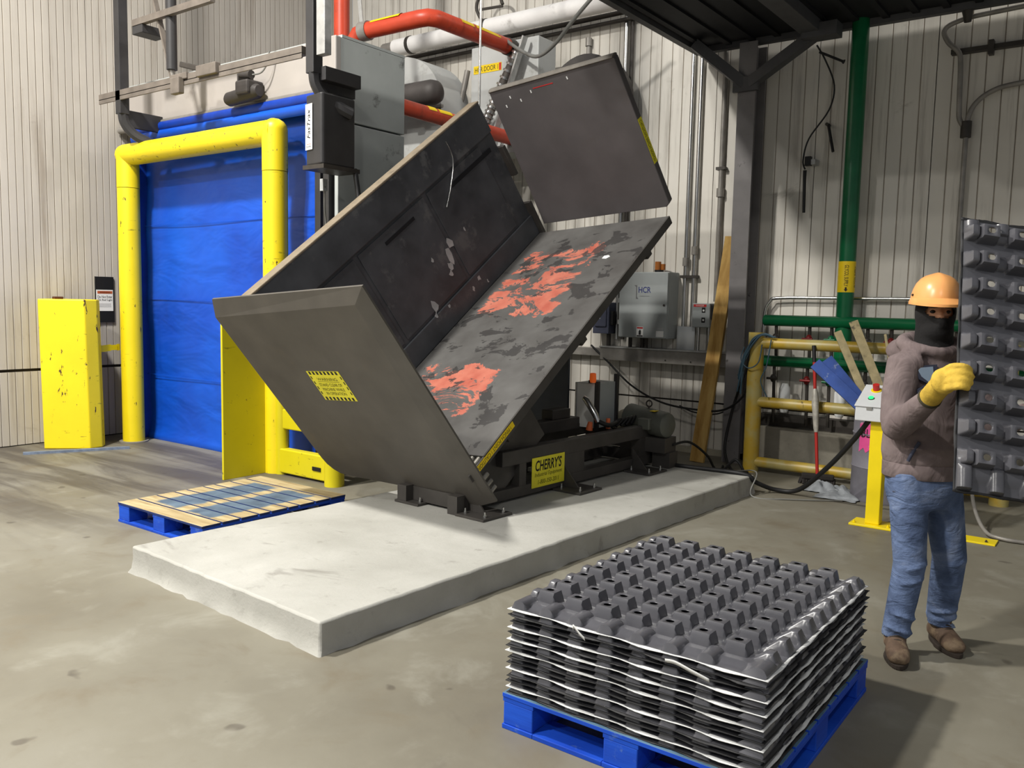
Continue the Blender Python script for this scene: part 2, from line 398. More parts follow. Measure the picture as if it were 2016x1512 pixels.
def part(name, mb, mats, parent=None, F=None, smooth=None, bevel=0.0, fix=True):
    """mesh in WORLD coordinates when F is None (origin put at the parent or at the base of the mesh), else in frame F"""
    if F is None:
        if parent is not None: o0 = WM[parent].translation.copy()
        else:
            xs = [p.x for p in mb.v]; ys = [p.y for p in mb.v]; o0 = V(((min(xs) + max(xs)) / 2, (min(ys) + max(ys)) / 2, min(p.z for p in mb.v)))
        mb.v = [p - o0 for p in mb.v]; F = Matrix.Translation(o0)
    o = link(name, meshdata(name, mb, mats, smooth, fix), parent, F)
    if bevel:
        b = o.modifiers.new('bevel', 'BEVEL'); b.width = bevel; b.segments = 2; b.limit_method = 'ANGLE'; b.angle_limit = math.radians(40)
    return o
def again(o, parent, world):
    return link(o.name.split('.')[0], o.data, parent, world)
def text(name, s, F, w, h, mn, parent, shear=0.0, thick=0.0006, bold=0.0):
    """flat lettering centred on frame F (x along the text, y up), fitted to w x h metres"""
    cu = bpy.data.curves.new(name, 'FONT'); cu.body = s; cu.align_x = 'CENTER'; cu.align_y = 'CENTER'; cu.extrude = 0.01; cu.shear = shear; cu.offset = bold
    cu.resolution_u = 3
    o = bpy.data.objects.new(name, cu); C.objects.link(o); bpy.context.view_layer.update()
    me = bpy.data.meshes.new_from_object(o.evaluated_get(bpy.context.evaluated_depsgraph_get())); bpy.data.objects.remove(o)
    xs = [p.co.x for p in me.vertices]; ys = [p.co.y for p in me.vertices]
    cx, cy = (min(xs) + max(xs)) / 2, (min(ys) + max(ys)) / 2; sx = w / (max(xs) - min(xs)); sy = h / (max(ys) - min(ys))
    for p in me.vertices: p.co = ((p.co.x - cx) * sx, (p.co.y - cy) * sy, (p.co.z / 0.02 + 0.5) * thick)
    me.materials.clear(); me.materials.append(mat(mn)); me.name = name
    return link(name, me, parent, F)
def remesh(name, mb, mn, parent, voxel=0.012, it=6, clip=None):
    me = meshdata('tmp', mb, mn); o = bpy.data.objects.new('tmp', me); C.objects.link(o)
    r = o.modifiers.new('r', 'REMESH'); r.mode = 'VOXEL'; r.voxel_size = voxel
    sm_ = o.modifiers.new('s', 'SMOOTH'); sm_.iterations = it; sm_.factor = 0.5
    bpy.context.view_layer.update()
    m2 = bpy.data.meshes.new_from_object(o.evaluated_get(bpy.context.evaluated_depsgraph_get())); bpy.data.objects.remove(o); bpy.data.meshes.remove(me)
    m2.name = name; m2.materials.clear(); m2.materials.append(mat(mn))
    if clip:
        bm = bmesh.new(); bm.from_mesh(m2); bmesh.ops.delete(bm, geom=[f for f in bm.faces if clip(f.calc_center_median())], context='FACES'); bm.to_mesh(m2); bm.free()
    for p in m2.polygons: p.use_smooth = True
    o0 = WM[parent].translation
    for p in m2.vertices: p.co -= o0
    return link(name, m2, parent, Matrix.Translation(o0))
def bolt(parent, p, r=0.012, h=0.035, mn='bright_steel', ax=(0, 0, 1)):
    ax = V(ax); p = V(p); b = MB(); b.cyl(p, p + ax * h * 0.45, r, n=6); b.cyl(p, p + ax * h, r * 0.55, n=8)
    return part('bolt', b, mn, parent)
# ------------------------------------------------------------------ the hall: floor and walls
fl_ = part('floor', MB().add([(-9.5, -10, 0), (6, -10, 0), (6, 8.8, 0), (-9.5, 8.8, 0)], [(0, 1, 2, 3)]), 'floor_concrete', F=Matrix.Identity(4))
tag(fl_, 'worn beige concrete floor with dark tyre marks', 'floor', kind='structure')
def panel_mesh(name, width, height, pitch, mn):
    b = MB(); n = max(1, round(width / pitch)); pt = [(0.004, -0.02)]
    for i in range(n):
        x0, x1 = width * i / n, width * (i + 1) / n
        pt += [(x0 + (0.004 if i == 0 else 0.006), 0.0), (x1 - (0.004 if i == n - 1 else 0.006), 0.0)]
        if i < n - 1: pt += [(x1 - 0.0035, -0.007), (x1 + 0.0035, -0.007)]
    pt.append((width - 0.004, -0.02)); k = len(pt)
    b.add([(x, y, z) for z in (0, height) for x, y in pt], [(i, i + 1, k + i + 1, k + i) for i in range(k - 1)])
    b.mi = [1 if pt[i][1] < 0 and pt[i + 1][1] < 0 else 0 for i in range(k - 1)]
    b.add([(0.004, -0.02, z) for z in (0, height)] + [(width - 0.004, -0.02, z) for z in (height, 0)], [(0, 1, 2, 3)])
    return meshdata(name, b, [mn, 'groove_tone'], fix=False)
def panel_wall(name, label, F, length, rows, width, pitch, mn, first=0.0):
    L = F @ V((0, 0, 0)); b = MB().box(0, length, -0.06, -0.022, 0, 7.2)
    wl = tag(part(name, b, 'joint_dark', F=F), label, 'wall', kind='structure')
    for z0, z1 in rows:
        me = panel_mesh('wall_panel', width, z1 - z0, pitch, mn); x = first
        while x < length - 0.01:
            if x + width <= length + 0.001: d = me
            else: d = panel_mesh('wall_panel', length - x, z1 - z0, pitch, mn)
            link('wall_panel', d, wl, F @ Matrix.Translation((x, 0, z0))); x += width
        if first > 0: link('wall_panel', panel_mesh('wall_panel', first, z1 - z0, pitch, mn), wl, F @ Matrix.Translation((0, 0, z0)))
    return wl
# left wall runs along +Y at X = -9.4, facing +X ; frame x = -Y so that the outward normal is +y
Fl = frame((-9.4, 8.7, 0), (0, -1, 0), (1, 0, 0))
wall_left = panel_wall('wall_left', 'off-white ribbed metal wall left of the blue door', Fl, 10.7, [(0.01, 0.775), (0.805, 7.2)], 1.06, 0.0757, 'wall_paint_left', 0.66)
Fb = frame((4.0, 8.7, 0), (-1, 0, 0), (0, -1, 0))
wall_back = panel_wall('wall_back', 'dirty off-white ribbed metal wall behind the machine', Fb, 13.4, [(0.01, 0.545), (0.565, 7.2)], 1.06, 0.1325, 'wall_paint_back', 0.42)
# kerb in front of the back wall
k = part('trim_1', MB().box(-3.15, 3.0, 8.46, 8.675, 0, 0.40), 'kerb_concrete', bevel=0.01)
tag(k, 'rough grey concrete kerb behind the faded yellow rail', 'kerb', kind='structure')
b = MB().box(-3.15, 3.0, 8.53, 8.675, 0.402, 0.52); k = part('trim_2', b, 'dark_pipe')  # dark box added in place of the shaded gap above the kerb
tag(k, 'dark strip standing in for the shaded gap above the concrete kerb', 'channel', kind='structure')
b = MB().box(-4.7, -3.2, 8.60, 8.676, 0, 0.06); tag(part('trim_3', b, 'cast_beige'), 'low brown skirting at the foot of the back wall', 'skirting', kind='structure')
# raised concrete pad (rotated about 3 degrees to the hall)
SA = math.radians(3.1); SX = V((math.cos(SA), -math.sin(SA), 0)); SY = V((math.sin(SA), math.cos(SA), 0))
Fs = frame((-2.9, 2.5, 0), SX, SY)
b = MB(); nx, ny = 22, 56; W, Ln, Hh = 1.745, 4.63, 0.157
def pad_pt(i, j, top):
    x, y = -W * i / nx, Ln * j / ny; e = 0.006
    jit = lambda: random.uniform(-e, e)
    return V((x + (jit() if i in (0, nx) else 0), y + (jit() if j in (0, ny) else 0), top))
g = [[None] * (ny + 1) for _ in range(nx + 1)]; vs = []; fs = []
for i in range(nx + 1):
    for j in range(ny + 1): g[i][j] = len(vs); vs.append(pad_pt(i, j, Hh))
for i in range(nx):
    for j in range(ny): fs.append((g[i][j], g[i][j + 1], g[i + 1][j + 1], g[i + 1][j]))
ringi = [(i, 0) for i in range(nx + 1)] + [(nx, j) for j in range(1, ny + 1)] + [(i, ny) for i in range(nx - 1, -1, -1)] + [(0, j) for j in range(ny - 1, 0, -1)]
for q, z in enumerate((0.08, 0.025, -0.002)):
    base = len(vs); e = (0.0, 0.006, 0.02)[q]
    for i, j in ringi:
        p = vs[g[i][j]].copy(); o = V((-1 if i == nx else (1 if i == 0 else 0), -1 if j == 0 else (1 if j == ny else 0), 0))
        vs.append(V((p.x, p.y, z)) + o * (e * random.uniform(0.2, 1.4)))
    n = len(ringi); prev = [g[i][j] for i, j in ringi] if q == 0 else list(range(base - n, base))
    for k_ in range(n): fs.append((prev[k_], prev[(k_ + 1) % n], base + (k_ + 1) % n, base + k_))
b.add(vs, fs)
tag(part('equipment_pad', b, 'pad_concrete', F=Fs, smooth=35, bevel=0.012), 'long raised light-grey concrete pad under the tilting machine', 'pad')

# ------------------------------------------------------------------ door vestibule, blue door and its hardware
b = MB()
vest = thing('wall_vestibule', (-7.6, 5.5, 0), 'white and grey sheet-metal door housing around the blue door', 'door housing', kind='structure')
part('header_panel', MB().box(-9.37, -5.86, 5.2, 5.6, 3.43, 3.86), 'vestibule_white', vest, bevel=0.02)
b = MB().loft([(-9.37, 5.2, 3.41), (-5.86, 5.2, 3.41)], (0.035, 0.03), 12); part('header_trim', b, 'dull_pipe', vest, smooth=40)
part('side_panel', MB().box(-5.845, -5.8, 5.2, 6.03, 3.16, 3.86), 'vestibule_grey', vest, bevel=0.006)
part('side_panel', MB().box(-5.845, -5.8, 5.2, 6.03, 1.6, 3.145), 'vestibule_grey', vest, bevel=0.006)
part('side_panel', MB().box(-5.845, -5.8, 5.2, 6.03, 0.02, 1.585), 'vestibule_grey', vest, bevel=0.006)
part('corner_post', MB().box(-5.9, -5.795, 5.17, 5.235, 3.0, 3.865), 'vestibule_white', vest, bevel=0.012)
part('roof_panel', MB().box(-9.37, -5.80, 5.25, 6.03, 3.862, 3.885), 'vestibule_grey', vest)
part('rear_panel', MB().box(-9.37, -5.85, 5.99, 6.03, 0, 3.86), 'vestibule_grey', vest)
for x in (-6.06, -5.95):
    part('guide_rail', MB().box(x, x + 0.075, 5.16, 5.3, 0, 2.95), 'black_steel', vest, bevel=0.006)
part('side_post', MB().box(-6.0, -5.85, 5.3, 5.42, 0, 3.43), 'black_steel', vest)
part('edge_seal', MB().box(-9.1, -8.98, 5.18, 5.3, 0, 3.42), 'door_seal_blue', vest)
# blue fabric door
door = thing('door_1', (-7.5, 5.28, 0), 'bright blue fabric roll-up door inside the yellow pipe frame', 'door', kind='structure')
nx, nz = 60, 64; b = MB(); vs = []; fs = []
for j in range(nz + 1):
    for i in range(nx + 1):
        x = -9.02 + 3.08 * i / nx; z = 0.0 + 3.42 * j / nz
        y = 5.27 + 0.008 * math.sin(x * 2.1 + z * 2.6) + 0.010 * math.sin(z * 7.5 + 0.6 * math.sin(x * 1.7)) * (0.4 + 0.6 * math.sin(x * 0.9 + 1) ** 2)
        y += 0.012 * math.exp(-((z - 0.75) ** 2) / 0.02) - 0.05 * math.exp(-z / 0.10)
        vs.append((x, y, z))
for j in range(nz):
    for i in range(nx): a = j * (nx + 1) + i; fs.append((a, a + 1, a + nx + 2, a + nx + 1))
b.add(vs, fs); o = part('curtain', b, 'door_fabric', door, smooth=60); sd = o.modifiers.new('thick', 'SOLIDIFY'); sd.thickness = 0.004
for z in (0.72, 1.55, 2.35):
    part('curtain_seam', MB().box(-9.0, -5.98, 5.244, 5.25, z, z + 0.006), 'door_fabric', door)
b = MB().loft([(-9.05, 5.17, 3.37), (-5.98, 5.17, 3.37)], (0.045, 0.03), 10); part('top_roll', b, 'door_seal_blue', door, smooth=50)
b = MB().loft([(-9.05, 5.16, 3.28), (-5.98, 5.16, 3.28)], (0.05, 0.02), 10); part('top_flap', b, 'door_fabric', door, smooth=50)
# grey rail, black tracks and brackets over the door
rail = thing('door_track', (-7.3, 4.75, 3.3), 'grey channel and black curved tracks carrying the blue door', 'door track')
b = MB().box(-8.9, -5.70, 4.72, 4.80, 3.585, 3.65); b.box(-8.9, -5.70, 4.72, 4.735, 3.55, 3.60); part('cross_channel', b, 'dusty_steel', rail, bevel=0.004)
for x, zt in ((-8.53, 6.4), (-5.60, 6.4)):
    part('track', MB().box(x - 0.05, x + 0.045, 4.72, 4.82, 3.42, zt), 'black_steel', rail, bevel=0.006)
    path = [(x, 4.77, 3.44), (x, 4.79, 3.34), (x + 0.03, 4.86, 3.24), (x + 0.09, 4.98, 3.17), (x + 0.12, 5.06, 3.14)]
    part('track_bend', MB().loft(smooth_path(path, 5), (0.055, 0.045), 8), 'black_steel', rail, smooth=30)
    part('bracket', MB().box(x - 0.02, x + 0.02, 4.8, 5.2, 3.30, 3.47), 'black_steel', rail, bevel=0.004)
part('side_angle', MB().box(-5.53, -5.43, 4.73, 4.80, 3.55, 6.4), 'galvanised', rail, bevel=0.003)
b = MB().box(-5.60, -5.50, 4.80, 5.19, 3.37, 3.48); part('bracket', b, 'black_steel', rail, bevel=0.004)
for x, y in ((-5.62, 4.76), (-5.55, 4.76)): pass
b = MB().cyl((-7.62, 4.76, 3.73), (-7.62, 4.76, 6.4), 0.05, n=14); part('counterweight_tube', b, 'black_steel', rail, smooth=40)
b = MB().cyl((-7.62, 4.76, 3.62), (-7.62, 4.76, 3.74), 0.025, n=10); part('tube_end', b, 'dull_pipe', rail, smooth=40)
b = MB().beam((-8.03, 4.75, 4.85), (-7.60, 4.76, 3.63), 0.05, 0.02); part('stay_bar', b, 'dusty_steel', rail)
b = MB().box(-7.56, -7.30, 4.70, 4.84, 3.60, 3.66); b.box(-7.50, -7.36, 4.66, 4.72, 3.47, 3.62); part('clamp', b, 'dusty_steel', rail, bevel=0.008)
b = MB().beam((-7.40, 4.72, 3.74), (-7.10, 4.74, 3.66), 0.05, 0.05); part('clamp_arm', b, 'dark_pipe', rail, bevel=0.008)
part('splice_box', MB().box(-7.12, -6.82, 4.68, 4.74, 3.58, 3.68), 'dusty_steel', rail, bevel=0.008)
up = thing('overhead_brace', (-8.15, 4.75, 4.15), 'short grey angle brace with black end bracket above the door track', 'brace')
b = MB().beam((-8.2, 4.72, 4.24), (-6.9, 4.72, 4.24), 0.05, 0.06); part('arm', b, 'dusty_steel', up)
part('end_bracket', MB().box(-8.2, -8.02, 4.70, 4.95, 4.13, 4.21), 'black_steel', up, bevel=0.006)
# presence sensor on the header
sn = thing('door_sensor', (-6.98, 5.1, 3.35), 'dusty black barrel-shaped motion sensor on the white door header', 'sensor')
b = MB().loft([(-7.22, 5.09, 3.47), (-7.19, 5.09, 3.47), (-6.78, 5.10, 3.50), (-6.75, 5.10, 3.50)], [0.05, 0.066, 0.066, 0.05], 16); part('barrel', b, 'duct_dark', sn, smooth=40)
part('cradle', MB().box(-6.99, -6.80, 5.0, 5.19, 3.47, 3.60), 'duct_dark', sn, bevel=0.02)
b = MB().loft([(-6.95, 5.05, 3.66), (-6.80, 5.05, 3.64)], [0.035, 0.04], 10); b.box(-6.99, -6.97, 5.03, 5.19, 3.5, 3.67); part('head', b, 'duct_dark', sn, smooth=40)
part('cord', MB().tube([(-6.8, 5.06, 3.64), (-6.72, 5.1, 3.66), (-6.66, 5.12, 3.74), (-6.63, 5.12, 3.84)], 0.008), 'cable_grey', sn, smooth=60)
# black motor housing with white maker's sticker
mh = thing('door_motor_housing', (-5.62, 4.9, 2.68), 'tall black metal motor housing with white sticker beside the blue door', 'motor housing')
poly = [(-5.74, 4.80), (-5.52, 4.76), (-5.50, 4.78), (-5.50, 5.12), (-5.58, 5.16), (-5.74, 5.16)]
b = MB().prism(poly, (0, 0, 2.70), (1, 0, 0), (0, 1, 0), 0.57); part('housing', b, 'black_steel', mh, bevel=0.012)
part('base_plate', MB().box(-5.75, -5.49, 4.77, 5.17, 2.665, 2.70), 'dark_pipe', mh)
Fst = frame((-5.685, 4.783, 3.0), (0.96, -0.17, 0), (0, 0, 1))
part('sticker', MB().box(-0.052, 0.056, -0.175, 0.195, 0.001, 0.003), 'white_sticker', mh, F=Fst)
Ft = Fst @ Matrix.Rotation(math.radians(90), 4, 'Z'); text('lettering', 'FasTrax', Ft @ Matrix.Translation((0.035, 0.0, 0.0035)), 0.24, 0.05, 'text_black', mh, 0.25, bold=0.012)
text('lettering', 'DOORS', Fst @ Matrix.Translation((0.002, -0.150, 0.0035)), 0.08, 0.014, 'text_black', mh)
part('print_line', MB().box(-0.035, 0.04, -0.132, -0.128, 0.003, 0.0035), 'label_orange', mh, F=Fst)
part('switch', MB().box(-5.78, -5.74, 4.98, 5.03, 2.52, 2.62), 'scrap_paper', mh)
part('cord', MB().tube([(-5.74, 5.0, 2.56), (-5.80, 5.05, 2.4), (-5.86, 5.12, 2.2), (-5.86, 5.14, 1.6)], 0.007), 'cable_grey', mh, smooth=60)
part('conduit', MB().tube([(-5.52, 5.14, 2.7), (-5.46, 5.12, 2.5), (-5.42, 5.12, 2.2), (-5.42, 5.15, 1.4)], 0.022), 'cable_black', mh, smooth=60)
# yellow pipe frame
fr = thing('door_guard', (-7.6, 4.98, 0), 'big yellow bent-pipe frame guarding the blue door', 'guard frame')
for x in (-8.83, -6.38):
    b = MB().cyl((x, 4.98, 0), (x, 4.98, 2.72), 0.112, n=24); part('post', b, 'yellow_paint', fr, smooth=40)
    b = MB().cyl((x, 4.98, 2.725), (x, 4.98, 3.09), 0.114, n=24); part('post_cap', b, 'yellow_paint', fr, smooth=40)
b = MB().cyl((-8.86, 4.98, 3.07), (-6.34, 4.98, 3.07), 0.112, n=24); part('top_bar', b, 'yellow_paint', fr, smooth=40)
part('elbow', MB().ell((-8.86, 4.98, 3.07), (0.113, 0.1125, 0.113)), 'yellow_paint', fr, smooth=60); part('elbow', MB().ell((-6.38, 4.98, 3.09), (0.113, 0.113, 0.10)), 'yellow_paint', fr, smooth=60)
part('base_ring', MB().cyl((-8.83, 4.98, 0), (-8.83, 4.98, 0.012), 0.15, n=20), 'kerb_concrete', fr, smooth=40)
# guard fin beside the door
gd = thing('guard_fin', (-6.0, 4.75, 0), 'yellow steel guard with tall flat plate and low rails right of the door', 'guard')
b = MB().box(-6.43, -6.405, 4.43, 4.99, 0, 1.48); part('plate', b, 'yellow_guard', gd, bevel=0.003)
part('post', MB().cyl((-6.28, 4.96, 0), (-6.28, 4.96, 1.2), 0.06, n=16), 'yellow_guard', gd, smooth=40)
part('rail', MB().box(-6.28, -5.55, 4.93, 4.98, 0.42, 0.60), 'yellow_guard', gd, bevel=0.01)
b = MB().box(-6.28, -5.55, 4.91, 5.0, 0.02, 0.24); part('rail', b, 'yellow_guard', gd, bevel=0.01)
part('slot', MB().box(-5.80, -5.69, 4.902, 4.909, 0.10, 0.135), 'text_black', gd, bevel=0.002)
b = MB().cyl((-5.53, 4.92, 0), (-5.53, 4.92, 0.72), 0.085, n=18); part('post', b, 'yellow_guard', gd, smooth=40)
# wedge-shaped bollard against the left wall
bo = thing('wedge_bollard', (-8.85, 4.35, 0), 'tall yellow folded-plate bollard with rust streaks by the left wall', 'bollard')
poly = [(-9.03, 4.12), (-8.70, 4.43), (-8.715, 4.57), (-8.80, 4.64), (-9.10, 4.66), (-9.34, 4.40)]
b = MB(); k = len(poly)
top = [(x - 0.045, y) for x, y in poly]
b.add([(x, y, 0) for x, y in poly] + [(x, y, 1.54) for x, y in top], [tuple(range(k)), tuple(range(2 * k - 1, k - 1, -1))] + [(i, (i + 1) % k, k + (i + 1) % k, k + i) for i in range(k)])
part('body', b, 'yellow_paint', bo, bevel=0.012)
b = MB().prism([(0, 0), (0.012, -0.02), (0.03, 0.0), (0.022, -0.12), (0.026, -0.2), (0.016, -0.38), (0.01, -0.45), (0.004, -0.33), (0.0, -0.2), (0.006, -0.08)], (-8.815, 4.355, 0.92), V((0.729, 0.685, 0)), V((-0.029, 0, 1)), 0.001)
M('rust', (82, 46, 26), 0.9, var=0.2, scale=20); part('rust_streak', b, 'rust', bo)
b = MB().prism([(0, 0), (0.05, 0.02), (0.04, 0.12), (0.03, 0.24), (0.02, 0.12), (-0.02, 0.06)], (-8.795, 4.348, 0.08), V((0.729, 0.685, 0)), V((-0.029, 0, 1)), 0.001); part('rust_streak', b, 'rust', bo)
b = MB().box(-9.04, -8.98, 4.25, 4.34, 1.54, 1.565); part('lifting_tab', b, 'rust', bo, bevel=0.006)
st = MB(); pts = [(-8.86, 4.62, 1.02), (-8.90, 4.78, 1.03), (-8.92, 4.86, 1.03), (-8.93, 4.90, 1.03)]
for i in range(3):
    a, c2 = V(pts[i]), V(pts[i + 1]); h = 0.035 if i != 1 else 0.028; st.add([a + V((0, 0, h)), c2 + V((0, 0, h)), c2 - V((0, 0, h)), a - V((0, 0, h))], [(0, 1, 2, 3)])
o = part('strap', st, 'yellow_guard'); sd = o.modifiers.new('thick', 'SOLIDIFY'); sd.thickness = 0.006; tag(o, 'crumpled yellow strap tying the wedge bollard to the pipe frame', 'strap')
# warning sign on the left wall
sg = thing('wall_sign', (-9.385, 4.98, 1.285), 'black backing board with white red-light warning sign on left wall', 'sign')
Fsg = frame((-9.39, 4.985, 1.285), (0, 1, 0), (0, 0, 1))
part('board', MB().box(-0.105, 0.105, 0, 0.505, 0, 0.012), 'text_black', sg, F=Fsg)
part('sign_plate', MB().box(-0.097, 0.093, 0.125, 0.36, 0.012, 0.015), 'white_sticker', sg, F=Fsg)
part('header_bar', MB().box(-0.085, 0.085, 0.318, 0.347, 0.015, 0.0165), 'label_orange', sg, F=Fsg)
text('lettering', 'WARNING', Fsg @ Matrix.Translation((0, 0.332, 0.0168)), 0.12, 0.02, 'text_black', sg)
text('lettering', 'Do Not Enter', Fsg @ Matrix.Translation((0, 0.282, 0.0155)), 0.165, 0.028, 'text_black', sg); text('lettering', 'On Red Light', Fsg @ Matrix.Translation((0, 0.246, 0.0155)), 0.165, 0.028, 'text_black', sg)

for y in (0.20, 0.185, 0.17): part('print_line', MB().box(-0.07, 0.07, y, y + 0.004, 0.015, 0.0155), 'text_grey', sg, F=Fsg)
# stick on the floor
b = MB().beam((-8.86, 3.84, 0.012), (-8.44, 4.71, 0.012), 0.045, 0.024); tag(part('floor_stick', b, 'stick_blue'), 'thin blue-grey wooden stick lying on the floor by the bollard', 'stick')
# ------------------------------------------------------------------ pipes, ducts and boxes on the back wall
rp = thing('sprinkler_pipe', (-6.0, 7.0, 4.35), 'orange-red bent pipe with yellow labels above the door housing', 'pipe')
path = [(-7.05, 6.55, 4.2), (-7.05, 6.55, 4.34), (-7.0, 6.56, 4.41), (-6.9, 6.58, 4.435), (-6.15, 6.6, 4.435), (-6.05, 6.62, 4.435), (-6.0, 6.7, 4.435), (-6.0, 7.9, 4.45)]
part('pipe', MB().loft(path, 0.085, 18), 'red_pipe', rp, smooth=50)
part('end_coupling', MB().cyl((-6.0, 7.86, 4.45), (-6.0, 7.97, 4.45), 0.095, n=18), 'dark_pipe', rp, smooth=40)
part('coupling', MB().cyl((-6.96, 6.57, 4.43), (-6.86, 6.585, 4.435), 0.1, n=18), 'dull_pipe', rp, smooth=40)
def ring_label(parent, p, d, r, L, mn, a0=-0.2, a1=1.5, name='label'):
    p, d = V(p), V(d).normalized(); up = V((0, 0, 1)) if abs(d.z) < 0.9 else V((0, -1, 0)); x = (up - d * up.dot(d)).normalized(); y = d.cross(x); vs = []; n = 24
    for i in range(n + 1):
        a = a0 + (a1 - a0) * i / n
        for s in (0, L): vs.append(p + d * s + (x * math.cos(a) + y * math.sin(a)) * r)
    return part(name, MB().add(vs, [(2 * i, 2 * i + 1, 2 * i + 3, 2 * i + 2) for i in range(n)]), mn, parent, smooth=60)
ring_label(rp, (-6.78, 6.584, 4.435), (1, 0, 0), 0.087, 0.42, 'yellow_label', -0.1, 1.0)
ring_label(rp, (-6.0, 7.0, 4.438), (0, 1, 0), 0.087, 0.2, 'yellow_label', 0.2, 1.2); ring_label(rp, (-6.0, 7.24, 4.442), (0, 1, 0), 0.087, 0.42, 'yellow_label', 0.2, 1.2)
part('hanger_strap', MB().beam((-6.92, 6.55, 4.38), (-7.0, 6.5, 5.4), 0.05, 0.012), 'galvanised', rp)
r2 = thing('riser_pipe', (-7.3, 6.6, 3.885), 'vertical orange-red pipe rising behind the door housing', 'pipe')
part('pipe', MB().cyl((-7.3, 6.6, 3.4), (-7.3, 6.6, 6.3), 0.085, n=18), 'red_pipe', r2, smooth=50)
r3 = thing('branch_pipe', (-6.0, 6.9, 3.4), 'short dull red pipe with yellow labels behind the tilted machine', 'pipe')
part('pipe', MB().cyl((-6.0, 6.05, 3.48), (-6.0, 8.6, 3.45), 0.075, n=18), 'red_pipe', r3, smooth=50)
ring_label(r3, (-6.0, 6.52, 3.475), (0, 1, 0), 0.077, 0.12, 'yellow_label', 0.2, 1.2); ring_label(r3, (-6.0, 6.68, 3.473), (0, 1, 0), 0.077, 0.2, 'yellow_label', 0.2, 1.2)
wp = thing('insulated_pipe', (-6.8, 8.4, 4.78), 'long white insulated pipe along the top of the back wall', 'pipe')
part('jacket', MB().cyl((-8.25, 8.4, 4.9), (-4.9, 8.4, 4.9), 0.105, n=20), 'white_pipe', wp, smooth=50)
part('bare_end', MB().cyl((-8.45, 8.4, 4.9), (-8.25, 8.4, 4.9), 0.085, n=20), 'dull_pipe', wp, smooth=50)
for x in (-8.0, -6.75): part('pipe_clamp', MB().cyl((x, 8.4, 4.9), (x + 0.05, 8.4, 4.9), 0.112, n=20), 'dark_pipe', wp, smooth=40)
b = MB(); b.tube([(-6.75, 8.38, 4.95), (-6.85, 8.36, 5.15), (-6.75, 8.36, 5.33), (-6.55, 8.36, 5.3), (-6.45, 8.36, 5.12)], 0.02); b.beam((-6.8, 8.36, 5.12), (-6.45, 8.36, 5.1), 0.025, 0.025); part('hanger', b, 'dark_pipe', wp, smooth=50)
for z, r, lab in ((4.82, 0.028, 'upper thin dark conduit just below the white insulated pipe'), (4.735, 0.024, 'lower thin dark conduit just below the white insulated pipe')):
    o = part('conduit', MB().cyl((-8.3, 8.62, z), (-4.2, 8.62, z + 0.02), r, n=10), 'dark_pipe', smooth=50); tag(o, lab, 'conduit', 'conduits on the back wall')
def vconduit(x, z0, z1, r, lab, y=8.66, mn='bright_steel', straps=(), coup=()):
    t_ = thing('conduit', (x, y, z0), lab, 'conduit', 'conduits on the back wall')
    part('pipe', MB().cyl((x, y, z0), (x, y, z1), r, n=12), mn, t_, smooth=50)
    for z in straps: part('strap', MB().box(x - 0.05, x + 0.05, y - r - 0.006, 8.695, z, z + 0.03), 'dark_pipe', t_)
    for z in coup: part('coupling', MB().cyl((x, y, z), (x, y, z + 0.09), r * 1.6, n=10), 'dull_pipe', t_, smooth=50)
vconduit(-4.10, 1.13, 5.0, 0.022, 'left of the two bright steel conduits running down to the grey cable tray', coup=(2.03,), straps=(1.9,))
vconduit(-4.00, 1.13, 5.0, 0.022, 'right of the two bright steel conduits running down to the grey cable tray', coup=(2.15,), straps=(1.9,))
vconduit(-3.735, 1.65, 5.0, 0.026, 'single dull conduit with dark coupling left of the steel column', mn='dull_pipe', straps=(3.03,), coup=(2.75,))
vconduit(-4.93, 1.2, 4.82, 0.024, 'left bright conduit dropping behind the raised end plate', straps=())
vconduit(-4.85, 1.2, 4.82, 0.022, 'right dark conduit dropping behind the raised end plate', mn='dark_pipe', straps=(3.8,))
vconduit(-5.42, 3.4, 4.62, 0.024, 'short dark-capped conduit stub behind the raised end plate', mn='dull_pipe', coup=(4.55,))
o = part('vertical_rod', MB().cyl((-5.68, 7.0, 0.0), (-5.68, 7.0, 6.2), 0.0125, n=10), 'bright_steel', smooth=50); tag(o, 'thin bright steel rod standing behind the machine up to the roof', 'rod')
# air curtain: elbow duct, dark fan body, control box, scroll
du = thing('air_duct', (-7.2, 7.6, 3.4), 'grey sheet-metal duct with rounded elbow behind the door housing', 'duct')
poly = [(-8.4, 4.45), (-7.35, 4.45)] + [(-7.35 + 0.66 * math.sin(a * math.pi / 16), 3.85 + 0.60 * math.cos(a * math.pi / 16)) for a in range(1, 9)] + [(-6.69, 3.1), (-8.4, 3.1)]
b = MB(); b.prism([(x, z) for x, z in poly], (0, 7.55, 0), (1, 0, 0), (0, 0, 1), -0.5); part('elbow', b, 'duct_grey', du, smooth=30)
b = MB().box(-7.36, -7.345, 7.535, 7.56, 3.3, 4.46); part('seam', b, 'dull_pipe', du); part('flange', MB().box(-7.2, -6.66, 7.52, 7.56, 3.80, 3.83), 'dull_pipe', du)
b = MB().loft([(-8.1, 7.15, 3.86), (-6.46, 7.15, 3.86), (-6.39, 7.15, 3.86), (-6.35, 7.15, 3.86)], [0.135, 0.135, 0.115, 0.06], 24); part('fan_motor', b, 'duct_dark', du, smooth=40); part('motor_bracket', MB().box(-6.95, -6.85, 7.1, 7.56, 3.7, 3.80), 'duct_dark', du)
bx = thing('junction_box', (-6.1, 8.0, 3.3), 'tall light-grey metal box with yellow door label behind the pipes', 'box')
part('body', MB().box(-6.62, -5.66, 8.0, 8.35, 3.3, 4.55), 'duct_grey', bx, bevel=0.01)
